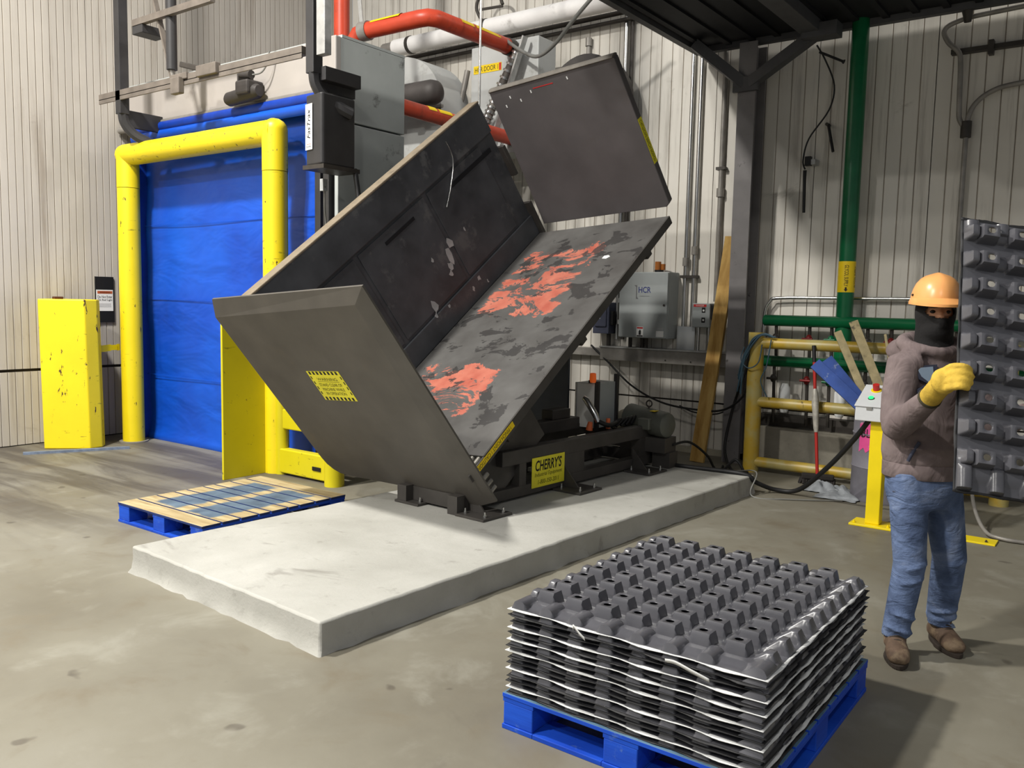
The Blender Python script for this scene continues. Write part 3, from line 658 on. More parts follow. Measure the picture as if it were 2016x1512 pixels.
Fj = frame((-6.37, 7.998, 4.29), (1, 0, 0), (0, 0, 1)); part('label', MB().box(-0.21, 0.20, -0.045, 0.045, 0, 0.002), 'yellow_label', bx, F=Fj)
text('lettering', 'HCR DOOR 1', Fj @ Matrix.Translation((-0.02, 0, 0.0024)), 0.34, 0.055, 'text_black', bx); part('label_end', MB().box(0.165, 0.195, -0.04, 0.04, 0.002, 0.003), 'label_red', bx, F=Fj)
part('side_conduit', MB().tube([(-6.66, 7.98, 4.3), (-6.72, 7.96, 4.0), (-6.85, 7.9, 3.4), (-6.9, 7.9, 3.1)], 0.035), 'dull_pipe', bx, smooth=50)
b = MB().lathe([(0.02, 0), (0.46, 0), (0.48, 0.02), (0.48, 0.3), (0.3, 0.3)], (-5.2, 8.2, 3.85), (0, 1, 0), 32); tag(part('blower_scroll', b, 'duct_dark', smooth=35), 'dark round blower housing behind the raised end plate', 'blower')
fx = thing('cable_chain', (-5.9, 7.95, 3.3), 'silver ribbed flexible conduit slanting down in front of the grey box', 'flexible conduit')
pth = [V((-5.86, 7.9, 4.40)), V((-6.12, 7.85, 3.9)), V((-6.28, 7.8, 3.5)), V((-6.30, 7.8, 3.1))]
pp = smooth_path(pth, 8); part('core', MB().loft(pp, 0.05, 10), 'dull_pipe', fx, smooth=50)
for i, p in enumerate(pp[1:-1]):
    d = (pp[i + 2] - pp[i]).normalized(); part('rib', MB().cyl(p - d * 0.012, p + d * 0.012, 0.066, n=10), 'bright_steel', fx, smooth=50)
part('support_angle', MB().beam((-5.76, 7.88, 4.52), (-6.22, 7.85, 3.3), 0.09, 0.02), 'galvanised', fx)
o = part('drooping_cable', MB().tube([(-4.62, 7.6, 4.75), (-4.95, 7.62, 4.5), (-5.2, 7.65, 4.3), (-5.45, 7.7, 4.22), (-5.7, 7.75, 4.32), (-6.0, 7.8, 4.52)], 0.02), 'cable_grey', smooth=60); tag(o, 'grey cable drooping between platform edge and orange pipe', 'cable')

# cable tray, electrical boxes
tr = thing('cable_tray', (-4.3, 8.6, 0.95), 'grey steel wall trough under the big grey control cabinet', 'cable tray')
part('trough', MB().box(-5.05, -3.50, 8.5, 8.69, 0.965, 1.105), 'dull_pipe', tr, bevel=0.004); part('lid', MB().box(-5.06, -3.49, 8.49, 8.695, 1.105, 1.122), 'galvanised', tr, bevel=0.004)
b = MB().box(-5.9, -5.05, 8.56, 8.69, 1.0, 1.09); part('side_arm', b, 'dull_pipe', tr, bevel=0.004)
for x in (-4.22, -3.92): part('screw', MB().cyl((x, 8.498, 1.0), (x, 8.492, 1.0), 0.008, n=8), 'dark_pipe', tr)
cb = thing('control_cabinet', (-4.49, 8.58, 1.23), 'large light-grey wall cabinet with blue lettering above the trough', 'cabinet')
part('body', MB().box(-4.79, -4.19, 8.46, 8.70, 1.235, 1.96), 'grey_enclosure', cb, bevel=0.008)
dr = part('door', MB().box(-4.785, -4.195, 8.44, 8.462, 1.24, 1.955), 'grey_enclosure', cb, bevel=0.006)
Fc = frame((-4.49, 8.4385, 1.6), (1, 0, 0), (0, 0, 1))
text('lettering', 'HCR', Fc @ Matrix.Translation((0.02, 0.165, 0.0)), 0.15, 0.065, 'text_blue', cb, bold=0.01)
b = MB().prism([(-0.11, 0.215), (-0.075, 0.215), (-0.075, 0.09), (-0.055, 0.065), (-0.085, 0.065), (-0.085, 0.195)], (0, 0, 0), (1, 0, 0), (0, 1, 0), 0.001); part('logo_mark', b, 'text_grey', cb, F=Fc)
part('underline', MB().box(-0.04, 0.08, 0.095, 0.098, 0, 0.001), 'text_grey', cb, F=Fc)
part('hand_sticker', MB().box(-0.065, 0.02, -0.35, -0.24, 0, 0.001), 'white_sticker', cb, F=Fc); part('sticker_bar', MB().box(-0.06, 0.015, -0.262, -0.245, 0.001, 0.0015), 'label_red', cb, F=Fc)
b = MB().prism([(-0.035, -0.33), (-0.01, -0.33), (-0.008, -0.29), (-0.02, -0.27), (-0.036, -0.29)], (0, 0, 0.001), (1, 0, 0), (0, 1, 0), 0.0006); b.box(-0.06, 0.015, -0.348, -0.335, 0.001, 0.0016); part('hand_mark', b, 'text_black', cb, F=Fc)
part('rating_sticker', MB().box(0.175, 0.265, -0.345, -0.28, 0, 0.001), 'white_sticker', cb, F=Fc); part('rating_sticker', MB().box(0.185, 0.255, -0.278, -0.245, 0, 0.001), 'scrap_paper', cb, F=Fc)
part('latch', MB().cyl((-4.23, 8.44, 1.6), (-4.23, 8.43, 1.6), 0.012, n=10), 'dark_pipe', cb)
for z in (1.38, 1.62, 1.84): part('hinge', MB().cyl((-4.795, 8.45, z), (-4.795, 8.45, z + 0.05), 0.008, n=8), 'galvanised', cb)
for x in (-4.7, -4.55, -4.50): part('gland', MB().cyl((x, 8.57, 1.12), (x, 8.57, 1.24), 0.022, n=10), 'dark_pipe', cb)
bc = thing('beacon_lamp', (-4.36, 8.55, 1.96), 'small amber beacon lamp standing on the grey wall cabinet', 'beacon')
part('base', MB().cyl((-4.36, 8.55, 1.96), (-4.36, 8.55, 1.985), 0.05, n=16), 'black_plastic', bc, smooth=40); part('lens', MB().cyl((-4.375, 8.55, 1.985), (-4.375, 8.55, 2.075), 0.034, n=16), 'amber_lens', bc, smooth=40)
part('lens', MB().cyl((-4.33, 8.58, 1.985), (-4.33, 8.58, 2.05), 0.028, n=16), 'amber_lens', bc, smooth=40)
ds = thing('disconnect_switch', (-5.06, 8.6, 1.26), 'small blue-grey safety switch box left of the big cabinet', 'switch box')
part('body', MB().box(-5.17, -4.96, 8.52, 8.70, 1.262, 1.62), 'blue_grey_box', ds, bevel=0.008); part('cover', MB().box(-5.14, -4.985, 8.50, 8.522, 1.34, 1.60), 'blue_grey_box', ds, bevel=0.012)
part('label', MB().box(-5.13, -5.06, 8.497, 8.50, 1.43, 1.51), 'white_sticker', ds); part('handle', MB().box(-4.96, -4.92, 8.55, 8.60, 1.36, 1.52), 'black_plastic', ds, bevel=0.008)
part('gland', MB().cyl((-5.0, 8.6, 1.12), (-5.0, 8.6, 1.26), 0.025, n=10), 'dark_pipe', ds)
d2 = thing('warning_switch', (-3.84, 8.6, 1.375), 'small grey switch box with red and black stickers beside the board', 'switch box')
part('body', MB().box(-3.94, -3.74, 8.53, 8.70, 1.375, 1.63), 'grey_enclosure', d2, bevel=0.008)
Fd = frame((-3.84, 8.529, 1.5), (1, 0, 0), (0, 0, 1)); part('red_bar', MB().box(-0.085, 0.06, 0.092, 0.118, 0, 0.001), 'label_red', d2, F=Fd); text('lettering', 'DANGER', Fd @ Matrix.Translation((-0.012, 0.105, 0.001)), 0.09, 0.014, 'white_sticker', d2)
part('black_label', MB().box(0.01, 0.05, 0.03, 0.085, 0, 0.001), 'text_black', d2, F=Fd); part('black_label', MB().box(0.01, 0.05, -0.075, -0.02, 0, 0.001), 'text_black', d2, F=Fd)
for y in (0.055, -0.047): part('symbol', MB().lathe([(0.006, 0), (0.011, 0), (0.011, 0.0008), (0.006, 0.0008)], (0.03, y, 0.001), n=12), 'white_sticker', d2, F=Fd)
part('handle', MB().box(-3.74, -3.705, 8.56, 8.60, 1.46, 1.62), 'black_plastic', d2, bevel=0.006)
for x in (-3.9, -3.78): part('conduit_stub', MB().cyl((x, 8.62, 1.12), (x, 8.62, 1.38), 0.018, n=10), 'bright_steel', d2, smooth=50)
b = MB(); n = 8; vs = []
for i in range(n + 1):
    for z in (1.115, 1.375): vs.append((-4.16 + 0.21 * i / n, 8.63 - 0.012 * math.sin(i * 0.9 + z * 3), z))
b.add(vs, [(2 * i, 2 * i + 2, 2 * i + 3, 2 * i + 1) for i in range(n)]); o = part('paper_sheet', b, 'paper_white', smooth=60); sd = o.modifiers.new('thick', 'SOLIDIFY'); sd.thickness = 0.001
tag(o, 'white paper sheets tucked behind the conduits over the trough', 'paper')

# steel column, platform overhead with braces
co = thing('steel_column', (-3.37, 8.48, 0), 'grey steel I-beam column against the back wall', 'column')
part('front_flange', MB().box(-3.46, -3.28, 8.34, 8.36, 0, 4.2), 'column_grey', co); part('web', MB().box(-3.378, -3.362, 8.36, 8.60, 0, 4.2), 'column_grey', co); part('rear_flange', MB().box(-3.46, -3.28, 8.60, 8.62, 0, 4.2), 'column_grey', co)
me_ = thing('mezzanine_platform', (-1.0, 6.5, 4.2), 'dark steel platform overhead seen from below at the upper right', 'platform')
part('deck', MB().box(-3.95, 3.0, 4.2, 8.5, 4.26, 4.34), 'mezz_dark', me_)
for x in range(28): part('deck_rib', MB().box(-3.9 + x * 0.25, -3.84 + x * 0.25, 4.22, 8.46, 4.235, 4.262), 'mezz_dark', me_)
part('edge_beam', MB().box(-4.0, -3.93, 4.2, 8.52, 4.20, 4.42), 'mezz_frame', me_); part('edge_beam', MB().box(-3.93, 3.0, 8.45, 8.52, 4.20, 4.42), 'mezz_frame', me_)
part('joist', MB().box(-2.80, -2.62, 4.2, 8.45, 4.13, 4.235), 'mezz_frame', me_, bevel=0.004)
b = MB().beam((-3.40, 8.35, 3.80), (-3.88, 8.2, 4.22), 0.10, 0.10); part('brace', b, 'mezz_frame', me_); b = MB().beam((-3.34, 8.35, 3.80), (-2.62, 8.25, 4.18), 0.10, 0.10); part('brace', b, 'mezz_frame', me_)
part('gusset', MB().box(-3.5, -3.24, 8.30, 8.34, 3.72, 3.86), 'mezz_frame', me_); part('gusset', MB().box(-2.78, -2.46, 8.12, 8.3, 4.08, 4.2), 'mezz_frame', me_)
# leaning board
b = MB().beam((-3.64, 8.14, 0.0), (-3.565, 8.63, 2.33), 0.15, 0.045, up=(0, -1, 0.2)); tag(part('leaning_board', b, 'pine', bevel=0.003), 'rough pine board leaning on the wall beside the steel column', 'board')

# green glycol piping
gp = thing('glycol_riser', (-2.34, 8.45, 0.4), 'thick dark-green vertical pipe with yellow glycol label', 'pipe')
part('pipe', MB().cyl((-2.34, 8.45, 0.95), (-2.34, 8.45, 4.3), 0.077, n=22), 'green_pipe', gp, smooth=50)
ring_label(gp, (-2.34, 8.45, 1.76), (0, 0, 1), 0.0785, 0.29, 'yellow_label', -3.15, 3.15, 'label_band')
Fg = frame((-2.34 + 0.0792 * 0.25, 8.45 - 0.0792 * 0.97, 1.915), (0, 0, -1), (0.97, 0.25, 0)); text('lettering', 'GLYCOL SUPPLY', Fg, 0.2, 0.036, 'text_black', gp)
b = MB().prism([(-0.02, 0.008), (0, 0.008), (0, 0.018), (0.02, 0), (0, -0.018), (0, -0.008), (-0.02, -0.008)], (0.128, 0, 0), (1, 0, 0), (0, 1, 0), 0.001); part('arrow', b, 'text_black', gp, F=Fg)
Fg2 = frame((-2.34 + 0.0792 * 0.995, 8.45 - 0.0792 * 0.1, 1.905), (0, 0, 1), (-0.1, -0.995, 0)); text('lettering', 'GLYCOL SUPPLY', Fg2, 0.2, 0.03, 'text_black', gp)
for z, x0, lab in ((1.475, -3.1, 'upper dark-green horizontal header pipe behind the yellow rail'), (1.07, -3.1, 'lower dark-green horizontal header pipe behind the yellow rail')):
    h_ = thing('glycol_header', (-2.0, 8.4, z - 0.055), lab, 'pipe', 'green header pipes')
    part('pipe', MB().loft([(x0, 8.4, z), (x0 + 0.01, 8.4, z), (2.4, 8.4, z)], [0.045, 0.055, 0.055], 18), 'green_pipe', h_, smooth=50)
    for q in range(8):
        x = -2.98 + q * 0.27 + (0.06 if q % 2 else 0)
        b = MB().cyl((x, 8.42, z - 0.04), (x, 8.46, z - 0.40 if z > 1.2 else 0.45), 0.017, n=8); part('drop_pipe', b, 'dark_pipe', h_, smooth=50)
        b = MB().ell((x, 8.41, z - 0.17), (0.034, 0.034, 0.044), n=10); b.cyl((x - 0.05, 8.36, z - 0.17), (x + 0.05, 8.36, z - 0.17), 0.012, n=8); part('valve', b, 'cast_red' if q % 3 == 1 else ('green_pipe' if q % 4 == 2 else 'dark_pipe'), h_, smooth=50)
        if z < 1.2 and q % 2 == 0 and q < 7:
            b = MB().loft([(x + 0.1, 8.47, 0.85), (x + 0.1, 8.47, 0.80), (x + 0.1, 8.47, 0.62), (x + 0.1, 8.47, 0.56)], [0.03, 0.055, 0.055, 0.035], 12); part('insulated_valve', b, 'paper_white', h_, smooth=50)
        elif z < 1.2:
            b = MB().lathe([(0.022, 0), (0.03, 0.03), (0.03, 0.08), (0.018, 0.10)], (x + 0.05, 8.45, 0.6)); part('gauge_body', b, 'dark_pipe', h_, smooth=40)
o = part('steel_loop_pipe', MB().tube([(-3.18, 8.62, 1.2), (-3.18, 8.62, 1.52), (-3.13, 8.62, 1.66), (-3.0, 8.62, 1.70), (-2.2, 8.62, 1.705), (-1.2, 8.62, 1.71), (2.4, 8.62, 1.71)], 0.018, 10), 'bright_steel', smooth=60); tag(o, 'bright steel tube bending over the upper green header', 'pipe')
# upper right tubes
o = part('bent_conduit', MB().tube([(2.8, 8.6, 4.20), (-0.4, 8.6, 4.20), (-1.3, 8.6, 4.18), (-1.56, 8.6, 4.15), (-1.66, 8.6, 4.09), (-1.62, 8.6, 3.98), (-1.53, 8.6, 3.88), (-1.51, 8.6, 3.75), (-1.50, 8.6, 3.42), (-1.49, 8.61, 3.30), (-1.44, 8.62, 3.22)], 0.022, 10), 'dull_pipe', smooth=60); tag(o, 'kinked dull conduit dropping from the platform at upper right', 'conduit')
o = part('swept_conduit', MB().tube([(2.8, 8.62, 3.60), (-0.4, 8.62, 3.60), (-1.05, 8.62, 3.56), (-1.25, 8.62, 3.52), (-1.38, 8.62, 3.42), (-1.43, 8.62, 3.27), (-1.435, 8.63, 3.0), (-1.44, 8.63, 1.4)], 0.022, 10), 'dull_pipe', smooth=60); tag(o, 'swept dull conduit curving down the wall at upper right', 'conduit')
b = MB().cyl((-1.435, 8.62, 3.14), (-1.435, 8.62, 3.28), 0.045, n=10); tag(part('conduit_fitting', b, 'dark_pipe', smooth=40), 'dark fitting where the two bent conduits meet', 'fitting')
ch = thing('strut_channel', (-1.0, 8.65, 3.88), 'dark strut channel crossing the bent conduit at upper right', 'channel'); part('channel', MB().box(-1.60, 2.8, 8.62, 8.69, 3.88, 3.92), 'dark_pipe', ch); part('clip', MB().box(-1.30, -1.26, 8.58, 8.66, 3.83, 3.95), 'dark_pipe', ch)
b = MB().loft([(-1.47, 8.5, 4.30), (-1.47, 8.52, 4.2), (-1.47, 8.56, 4.12)], [0.06, 0.045, 0.03], 10); tag(part('pipe_hanger', b, 'dark_pipe', smooth=40), 'dark hanger between platform edge and kinked conduit', 'hanger')
# antennas and their cables
an = thing('wall_antenna', (-2.82, 8.55, 2.53), 'black rod antenna hanging from a bracket with thin cable', 'antenna')
part('rod', MB().loft([(-2.83, 8.58, 2.95), (-2.83, 8.58, 2.88), (-2.82, 8.58, 2.54)], [0.018, 0.016, 0.014], 10), 'black_plastic', an, smooth=50)
part('bracket', MB().box(-2.80, -2.73, 8.56, 8.69, 3.0, 3.05), 'galvanised', an); part('clamp', MB().box(-2.83, -2.77, 8.55, 8.6, 2.99, 3.08), 'black_plastic', an, bevel=0.005)
part('cord', MB().tube([(-2.83, 8.58, 2.96), (-2.85, 8.57, 3.05), (-2.80, 8.56, 3.25), (-2.62, 8.55, 3.5), (-2.58, 8.54, 3.72), (-2.66, 8.5, 3.95), (-2.72, 8.4, 4.08)], 0.008), 'cable_black', an, smooth=60)
a2 = thing('wall_antenna', (-2.58, 8.6, 3.1), 'short black rod antenna on the wall left of the green riser', 'antenna'); part('rod', MB().cyl((-2.64, 8.62, 3.38), (-2.575, 8.6, 3.11), 0.014, n=10), 'black_plastic', a2, smooth=50); part('mount', MB().cyl((-2.65, 8.69, 3.38), (-2.65, 8.6, 3.38), 0.016, n=8), 'dark_pipe', a2)
o = part('antenna_stub', MB().loft([(-2.70, 8.42, 4.02), (-2.5, 8.47, 3.92), (-2.48, 8.47, 3.91)], [0.012, 0.012, 0.022], 8), 'cable_black', smooth=50); tag(o, 'short black cable end poking out below the platform brace', 'cable')
# ------------------------------------------------------------------ tilting pallet machine
T0 = V((-3.43, 4.45, 0.252)); AX = V((0.994, -0.087, 0.062)); DX = V((0.032, 0.801, 0.598))
Fm = frame(T0, AX, DX)                                   # x across, y along the tilted box, z up-left out of the floor panel
Mx = lambda x, y, z: Fm @ V((x, y, z))
pd = thing('pallet_inverter', (-3.85, 5.6, 0.157), 'big black tilted pallet-tipping machine on the concrete pad', 'machine')
# near end plate
b = MB(); t_ = 0.014
out = [(-1.733, 1.642), (-0.13, 1.665), (-0.165, -0.035), (-0.834, 0.063), (-1.50, 0.10), (-1.58, 0.112), (-1.635, 0.145), (-1.675, 0.20), (-1.69, 0.27)]
b.prism([(x, z) for x, z in out], (0, 0, 0), (1, 0, 0), (0, 0, 1), -t_)
near = part('near_plate', b, 'plate_grey', pd, F=Fm)
def lip(q):                                               # four corners of a bent flange
    b = MB(); a = [V(p) for p in q]; c2 = [p + V((0, t_, 0)) for p in a]; b.add(a + c2, [(0, 1, 2, 3), (7, 6, 5, 4), (0, 4, 5, 1), (1, 5, 6, 2), (2, 6, 7, 3), (3, 7, 4, 0)]); return b
part('top_lip', lip([(-1.733, 0, 1.642), (-0.13, 0, 1.665), (-0.017, 0.035, 1.768), (-1.68, 0.035, 1.773)]), 'plate_grey', near, F=Fm)
part('side_lip', lip([(-0.13, 0, 1.665), (-0.165, 0, -0.035), (0.0, 0.035, 0.0), (-0.017, 0.035, 1.768)]), 'plate_grey', near, F=Fm)
part('stiffener', MB().box(-1.55, -0.35, 0.015, 0.10, 1.5, 1.62), 'machine_black', near, F=Fm)
# warning sticker on it
Fw = Fm @ frame((-0.905, -0.0005, 1.03), (1, 0, 0), (0, 0, 1))
stk = part('warning_sticker', MB().box(-0.18, 0.18, -0.135, 0.125, 0, 0.001), 'yellow_sticker', pd, F=Fw)
b = MB()
for i in range(8):
    for y in (-0.133, 0.095): b.box(-0.16 + i * 0.042, -0.138 + i * 0.042, y, y + 0.028, 0.001, 0.0014)
for sgn in (-1, 1):
    for i in range(4): b.box(sgn * 0.165 - 0.006, sgn * 0.165 + 0.006, -0.08 + i * 0.045, -0.055 + i * 0.045, 0.001, 0.0014)
part('border_blocks', b, 'text_black', stk, F=Fw)
for s_t, y, w_ in (('WARNING', 0.055, 0.22), ('STAND CLEAR OF', 0.005, 0.25), ('MACHINE WHILE', -0.035, 0.24), ('IN OPERATION', -0.072, 0.22)): text('lettering', s_t, Fw @ Matrix.Translation((0.0, y, 0.0012)), w_, 0.026, 'text_olive', stk)
part('rule', MB().box(-0.12, 0.12, 0.031, 0.034, 0.001, 0.0013), 'text_olive', stk, F=Fw)
# floor panel (worn orange) and back panel
part('floor_panel', MB().box(-1.54, -0.085, 0.19, 3.21, 0.215, 0.267), 'worn_orange_deck', pd, F=Fm, bevel=0.003)
part('panel_edge', MB().box(-0.085, -0.07, 0.19, 3.21, 0.195, 0.267), 'machine_black', pd, F=Fm)
bp = part('back_panel', MB().box(-1.60, -1.562, 0.03, 3.21, 0.20, 1.66), 'back_panel_black', pd, F=Fm)
part('upper_strip', MB().box(-1.562, -1.54, 0.03, 3.21, 1.37, 1.655), 'back_panel_black', bp, F=Fm, bevel=0.006)
part('lower_strip', MB().box(-1.562, -1.54, 0.03, 3.21, 0.267, 0.47), 'back_panel_black', bp, F=Fm, bevel=0.006)
for y0, y1 in ((0.2, 1.15), (1.2, 2.1), (2.15, 2.98)): part('liner_sheet', MB().box(-1.562, -1.552, y0, y1, 0.50, 1.34), 'back_panel_black', bp, F=Fm, bevel=0.004)
part('slot', MB().box(-1.5515, -1.549, 2.45, 3.1, 1.22, 1.26), 'mezz_dark', bp, F=Fm); part('slot', MB().box(-1.5515, -1.549, 1.5, 1.9, 1.24, 1.27), 'mezz_dark', bp, F=Fm)
part('worn_top_edge', MB().box(-1.66, -1.538, 0.03, 3.215, 1.648, 1.668), 'worn_edge', pd, F=Fm, bevel=0.006)
part('rear_skin', MB().box(-1.66, -1.65, 0.05, 3.2, 0.2, 1.648), 'back_panel_black', bp, F=Fm)
part('far_edge_bar', MB().box(-1.60, -1.50, 3.21, 3.25, 0.9, 1.2), 'machine_black', bp, F=Fm); part('far_edge_bar', MB().box(-1.60, -1.50, 3.21, 3.25, 0.25, 0.6), 'machine_black', bp, F=Fm)
rs = random.Random(3)
def scrap(x, y, z, s, plane):
    n = rs.randint(6, 9); pl = [(s * (0.5 + rs.random()) * math.cos(2 * math.pi * i / n) * rs.uniform(0.35, 0.8), s * (0.5 + rs.random()) * math.sin(2 * math.pi * i / n)) for i in range(n)]
    b = MB().prism(pl, (0, 0, 0), (1, 0, 0), (0, 1, 0), 0.001)
    F2 = Fm @ frame((x, y, z), (0, 1, 0), (0, 0, 1)) if plane == 'b' else Fm @ frame((x, y, z), (1, 0, 0), (0, 1, 0))
    part('label_scrap', b, 'scrap_paper', bp if plane == 'b' else pd, F=F2)
for y, z, s in ((2.05, 0.78, 0.07), (2.12, 0.86, 0.05), (2.0, 0.70, 0.05), (1.97, 0.64, 0.035), (1.62, 0.52, 0.06), (1.58, 0.47, 0.03), (1.03, 0.70, 0.03), (0.98, 0.62, 0.028), (0.80, 0.55, 0.045), (0.72, 0.62, 0.03), (0.86, 0.48, 0.03), (0.92, 0.36, 0.04), (1.85, 0.86, 0.022), (2.35, 0.86, 0.02), (1.07, 0.76, 0.02)): scrap(-1.5505 if 0.5 < z < 1.34 else -1.5395, y, z, s, 'b')
for y, z, s in ((2.22, 0.42, 0.028), (2.1, 0.38, 0.022), (1.75, 0.44, 0.02), (2.3, 0.33, 0.02)): scrap(-1.5395, y, z, s, 'b')
b = MB().prism([(-0.03, -0.02), (0.02, -0.03), (0.045, 0.0), (0.02, 0.022), (-0.025, 0.02)], (-0.42, 2.62, 0.2675), (1, 0, 0), (0, 1, 0), 0.004); part('paper_scrap', b, 'paper_white', pd, F=Fm)
b = MB().tube([(-1.538, 2.62, 1.58), (-1.535, 2.60, 1.42), (-1.538, 2.45, 1.26), (-1.535, 2.27, 1.13)], 0.006, 6, 8); part('scratch_wire', b, 'bright_steel', pd, F=Fm, smooth=60)
# far end plate
poly = [(-1.47, 0.34), (-0.085, 0.34), (-0.05, 0.375), (-0.05, 1.69), (-0.065, 1.705), (-1.39, 1.705), (-1.40, 1.69)]
b = MB().prism(poly, (0, 3.24, 0), (1, 0, 0), (0, 0, 1), -0.07); far = part('far_plate', b, 'plate_far', pd, F=Fm, bevel=0.006)
b = MB().loft([(-1.40, 3.275, 1.703), (-0.06, 3.275, 1.703)], (0.018, 0.042), 12); part('worn_rim', b, 'rim_grey', far, F=Fm, smooth=50)
part('edge_label', MB().box(-0.0495, -0.0485, 3.243, 3.305, 0.75, 1.16), 'yellow_sticker', far, F=Fm)
Fe = Fm @ frame((-0.048, 3.275, 0.955), (0, 0, -1), (0, -1, 0)); text('lettering', 'CAUTION! PINCH POINT!', Fe, 0.37, 0.034, 'text_olive', far)
for x, z in ((-1.28, 1.53), (-1.1, 1.55), (-0.96, 1.60), (-0.55, 1.63), (-1.2, 1.60)): part('paint_chip', MB().box(x, x + 0.012, 3.2385, 3.24, z, z + 0.025), 'paper_white', far, F=Fm)
part('scratch', MB().box(-0.92, -0.7, 3.2388, 3.24, 1.63, 1.637), 'label_red', far, F=Fm)
# rollers at the low end, pinch strip, arms underneath
for i in range(9):
    b = MB().cyl((-0.13 - i * 0.06, 0.02, 0.235), (-0.13 - i * 0.06, 0.19, 0.235), 0.023, n=12); part('roller', b, 'roller_steel', pd, F=Fm, smooth=40)
for i in range(3):
    b = MB().cyl((-0.10, 0.03, 0.13 - i * 0.06), (-0.10, 0.16, 0.13 - i * 0.06), 0.018, n=10); part('roller', b, 'roller_steel', pd, F=Fm, smooth=40)
ps = part('pinch_strip', MB().box(-0.0695, -0.0685, 0.02, 0.55, 0.215, 0.258), 'yellow_label', pd, F=Fm)
Fp = Fm @ frame((-0.068, 0.29, 0.236), (0, -1, 0), (0, 0, -1)); text('lettering', '! PINCH POINT ! CAUTION !', Fp, 0.44, 0.028, 'text_olive', ps)
part('strip_bar', MB().box(-0.085, -0.07, 0.0, 0.22, 0.205, 0.262), 'machine_black', pd, F=Fm)
for x in (-0.35, -1.25): part('tilt_arm', MB().box(x - 0.06, x + 0.06, 0.05, 2.9, 0.06, 0.213), 'machine_black', pd, F=Fm)
for y in (0.5, 1.6, 2.8): part('cross_member', MB().box(-1.5, -0.15, y, y + 0.08, 0.10, 0.213), 'machine_black', pd, F=Fm)
part('pivot_plate', MB().box(-0.36, -0.30, 0.2, 0.95, -0.25, 0.06), 'machine_black', pd, F=Fm)
# base frame standing on the pad
Fq = frame((-3.92, 4.42, 0.157), SX, SY)
fb = lambda x0, x1, y0, y1, z0, z1: MB().box(x0, x1, y0, y1, z0, z1)
for x0, x1 in ((0.16, 0.25), (-0.34, -0.25)):
    part('bottom_rail', fb(x0, x1, 0.05, 2.55, 0.02, 0.10), 'machine_black', pd, F=Fq, bevel=0.006); part('top_rail', fb(x0, x1, 0.42, 2.55, 0.265, 0.375), 'machine_black', pd, F=Fq, bevel=0.006)
    for y0, y1 in ((0.05, 0.20), (0.62, 0.70), (1.15, 1.45), (2.30, 2.55)): part('upright', fb(x0 + 0.004, x1 - 0.004, y0, y1, 0.10, 0.27), 'machine_black', pd, F=Fq)
part('end_sill', fb(-0.34, 0.25, 0.02, 0.10, 0.02, 0.12), 'machine_black', pd, F=Fq); part('end_sill', fb(-0.34, 0.25, 2.48, 2.56, 0.02, 0.12), 'machine_black', pd, F=Fq)
part('inner_beam', fb(-0.22, -0.09, 0.75, 1.85, 0.37, 0.47), 'machine_black', pd, F=Fq, bevel=0.006); part('inner_beam', fb(-0.24, -0.12, 1.5, 1.75, 0.47, 0.55), 'machine_black', pd, F=Fq, bevel=0.006)
for y0, x0, x1 in ((-0.06, 0.24, 0.50), (1.04, 0.24, 0.50), (2.06, 0.24, 0.50), (-0.06, -0.36, -0.12), (2.06, -0.5, -0.28)):
    part('foot_plate', fb(x0, x1, y0, y0 + 0.30, 0.0, 0.018), 'machine_black', pd, F=Fq, bevel=0.003)
    for dx, dy in ((0.84, 0.06), (0.84, 0.25), (0.16, 0.06)):
        bolt(pd, Fq @ V((x0 + (x1 - x0) * dx, y0 + dy, 0.018)))
    part('gusset', MB().prism([(0.0, 0), (0.15, 0), (0.0, 0.17)], Fq @ V((x0 if x0 > 0 else x1, y0 + 0.15, 0.018)), SX * (1 if x0 > 0 else -1), V((0, 0, 1)), 0.012), 'machine_black', pd)
part('leg', fb(0.16, 0.25, -0.05, 0.05, 0.0, 0.13), 'machine_black', pd, F=Fq); part('leg', fb(-0.34, -0.25, -0.05, 0.05, 0.0, 0.13), 'machine_black', pd, F=Fq)
b = MB().cyl((-3.80, 4.95, 0.80), (-3.74, 5.32, 0.50), 0.055, n=16); part('hydraulic_cylinder', b, 'machine_black', pd, smooth=40)
b = MB().cyl((-3.88, 5.1, 0.86), (-3.82, 5.5, 0.55), 0.05, n=16); part('hydraulic_cylinder', b, 'machine_black', pd, smooth=40)
M('guard_dark', (70, 75, 82), 0.55, 0.0, 0.1); part('guard_panel', MB().box(-4.85, -4.24, 6.58, 6.61, 0.2, 1.5), 'guard_dark', pd)
part('white_bar', fb(0.10, 0.14, 0.18, 0.30, 0.09, 0.115), 'paper_white', pd, F=Fq); part('white_bar', fb(0.06, 0.10, 0.95, 1.12, 0.14, 0.17), 'paper_white', pd, F=Fq)
# maker's sign on the frame
Fy = frame(Fq @ V((0.258, 0.96, 0.175)), SY, (0, 0, 1))
sgn = part('maker_sign', MB().box(-0.205, 0.205, -0.115, 0.115, -0.004, 0.0), 'yellow_sticker', pd, F=Fy, bevel=0.002)
text('lettering', "CHERRY'S", Fy @ Matrix.Translation((0.0, 0.052, 0.0005)), 0.33, 0.085, 'text_black', sgn, 0.15, bold=0.02)
text('lettering', 'Industrial Equipment', Fy @ Matrix.Translation((0.0, -0.022, 0.0005)), 0.34, 0.04, 'text_olive', sgn, 0.15); text('lettering', '1-800-350-2011', Fy @ Matrix.Translation((0.0, -0.075, 0.0005)), 0.26, 0.034, 'text_olive', sgn, 0.15)
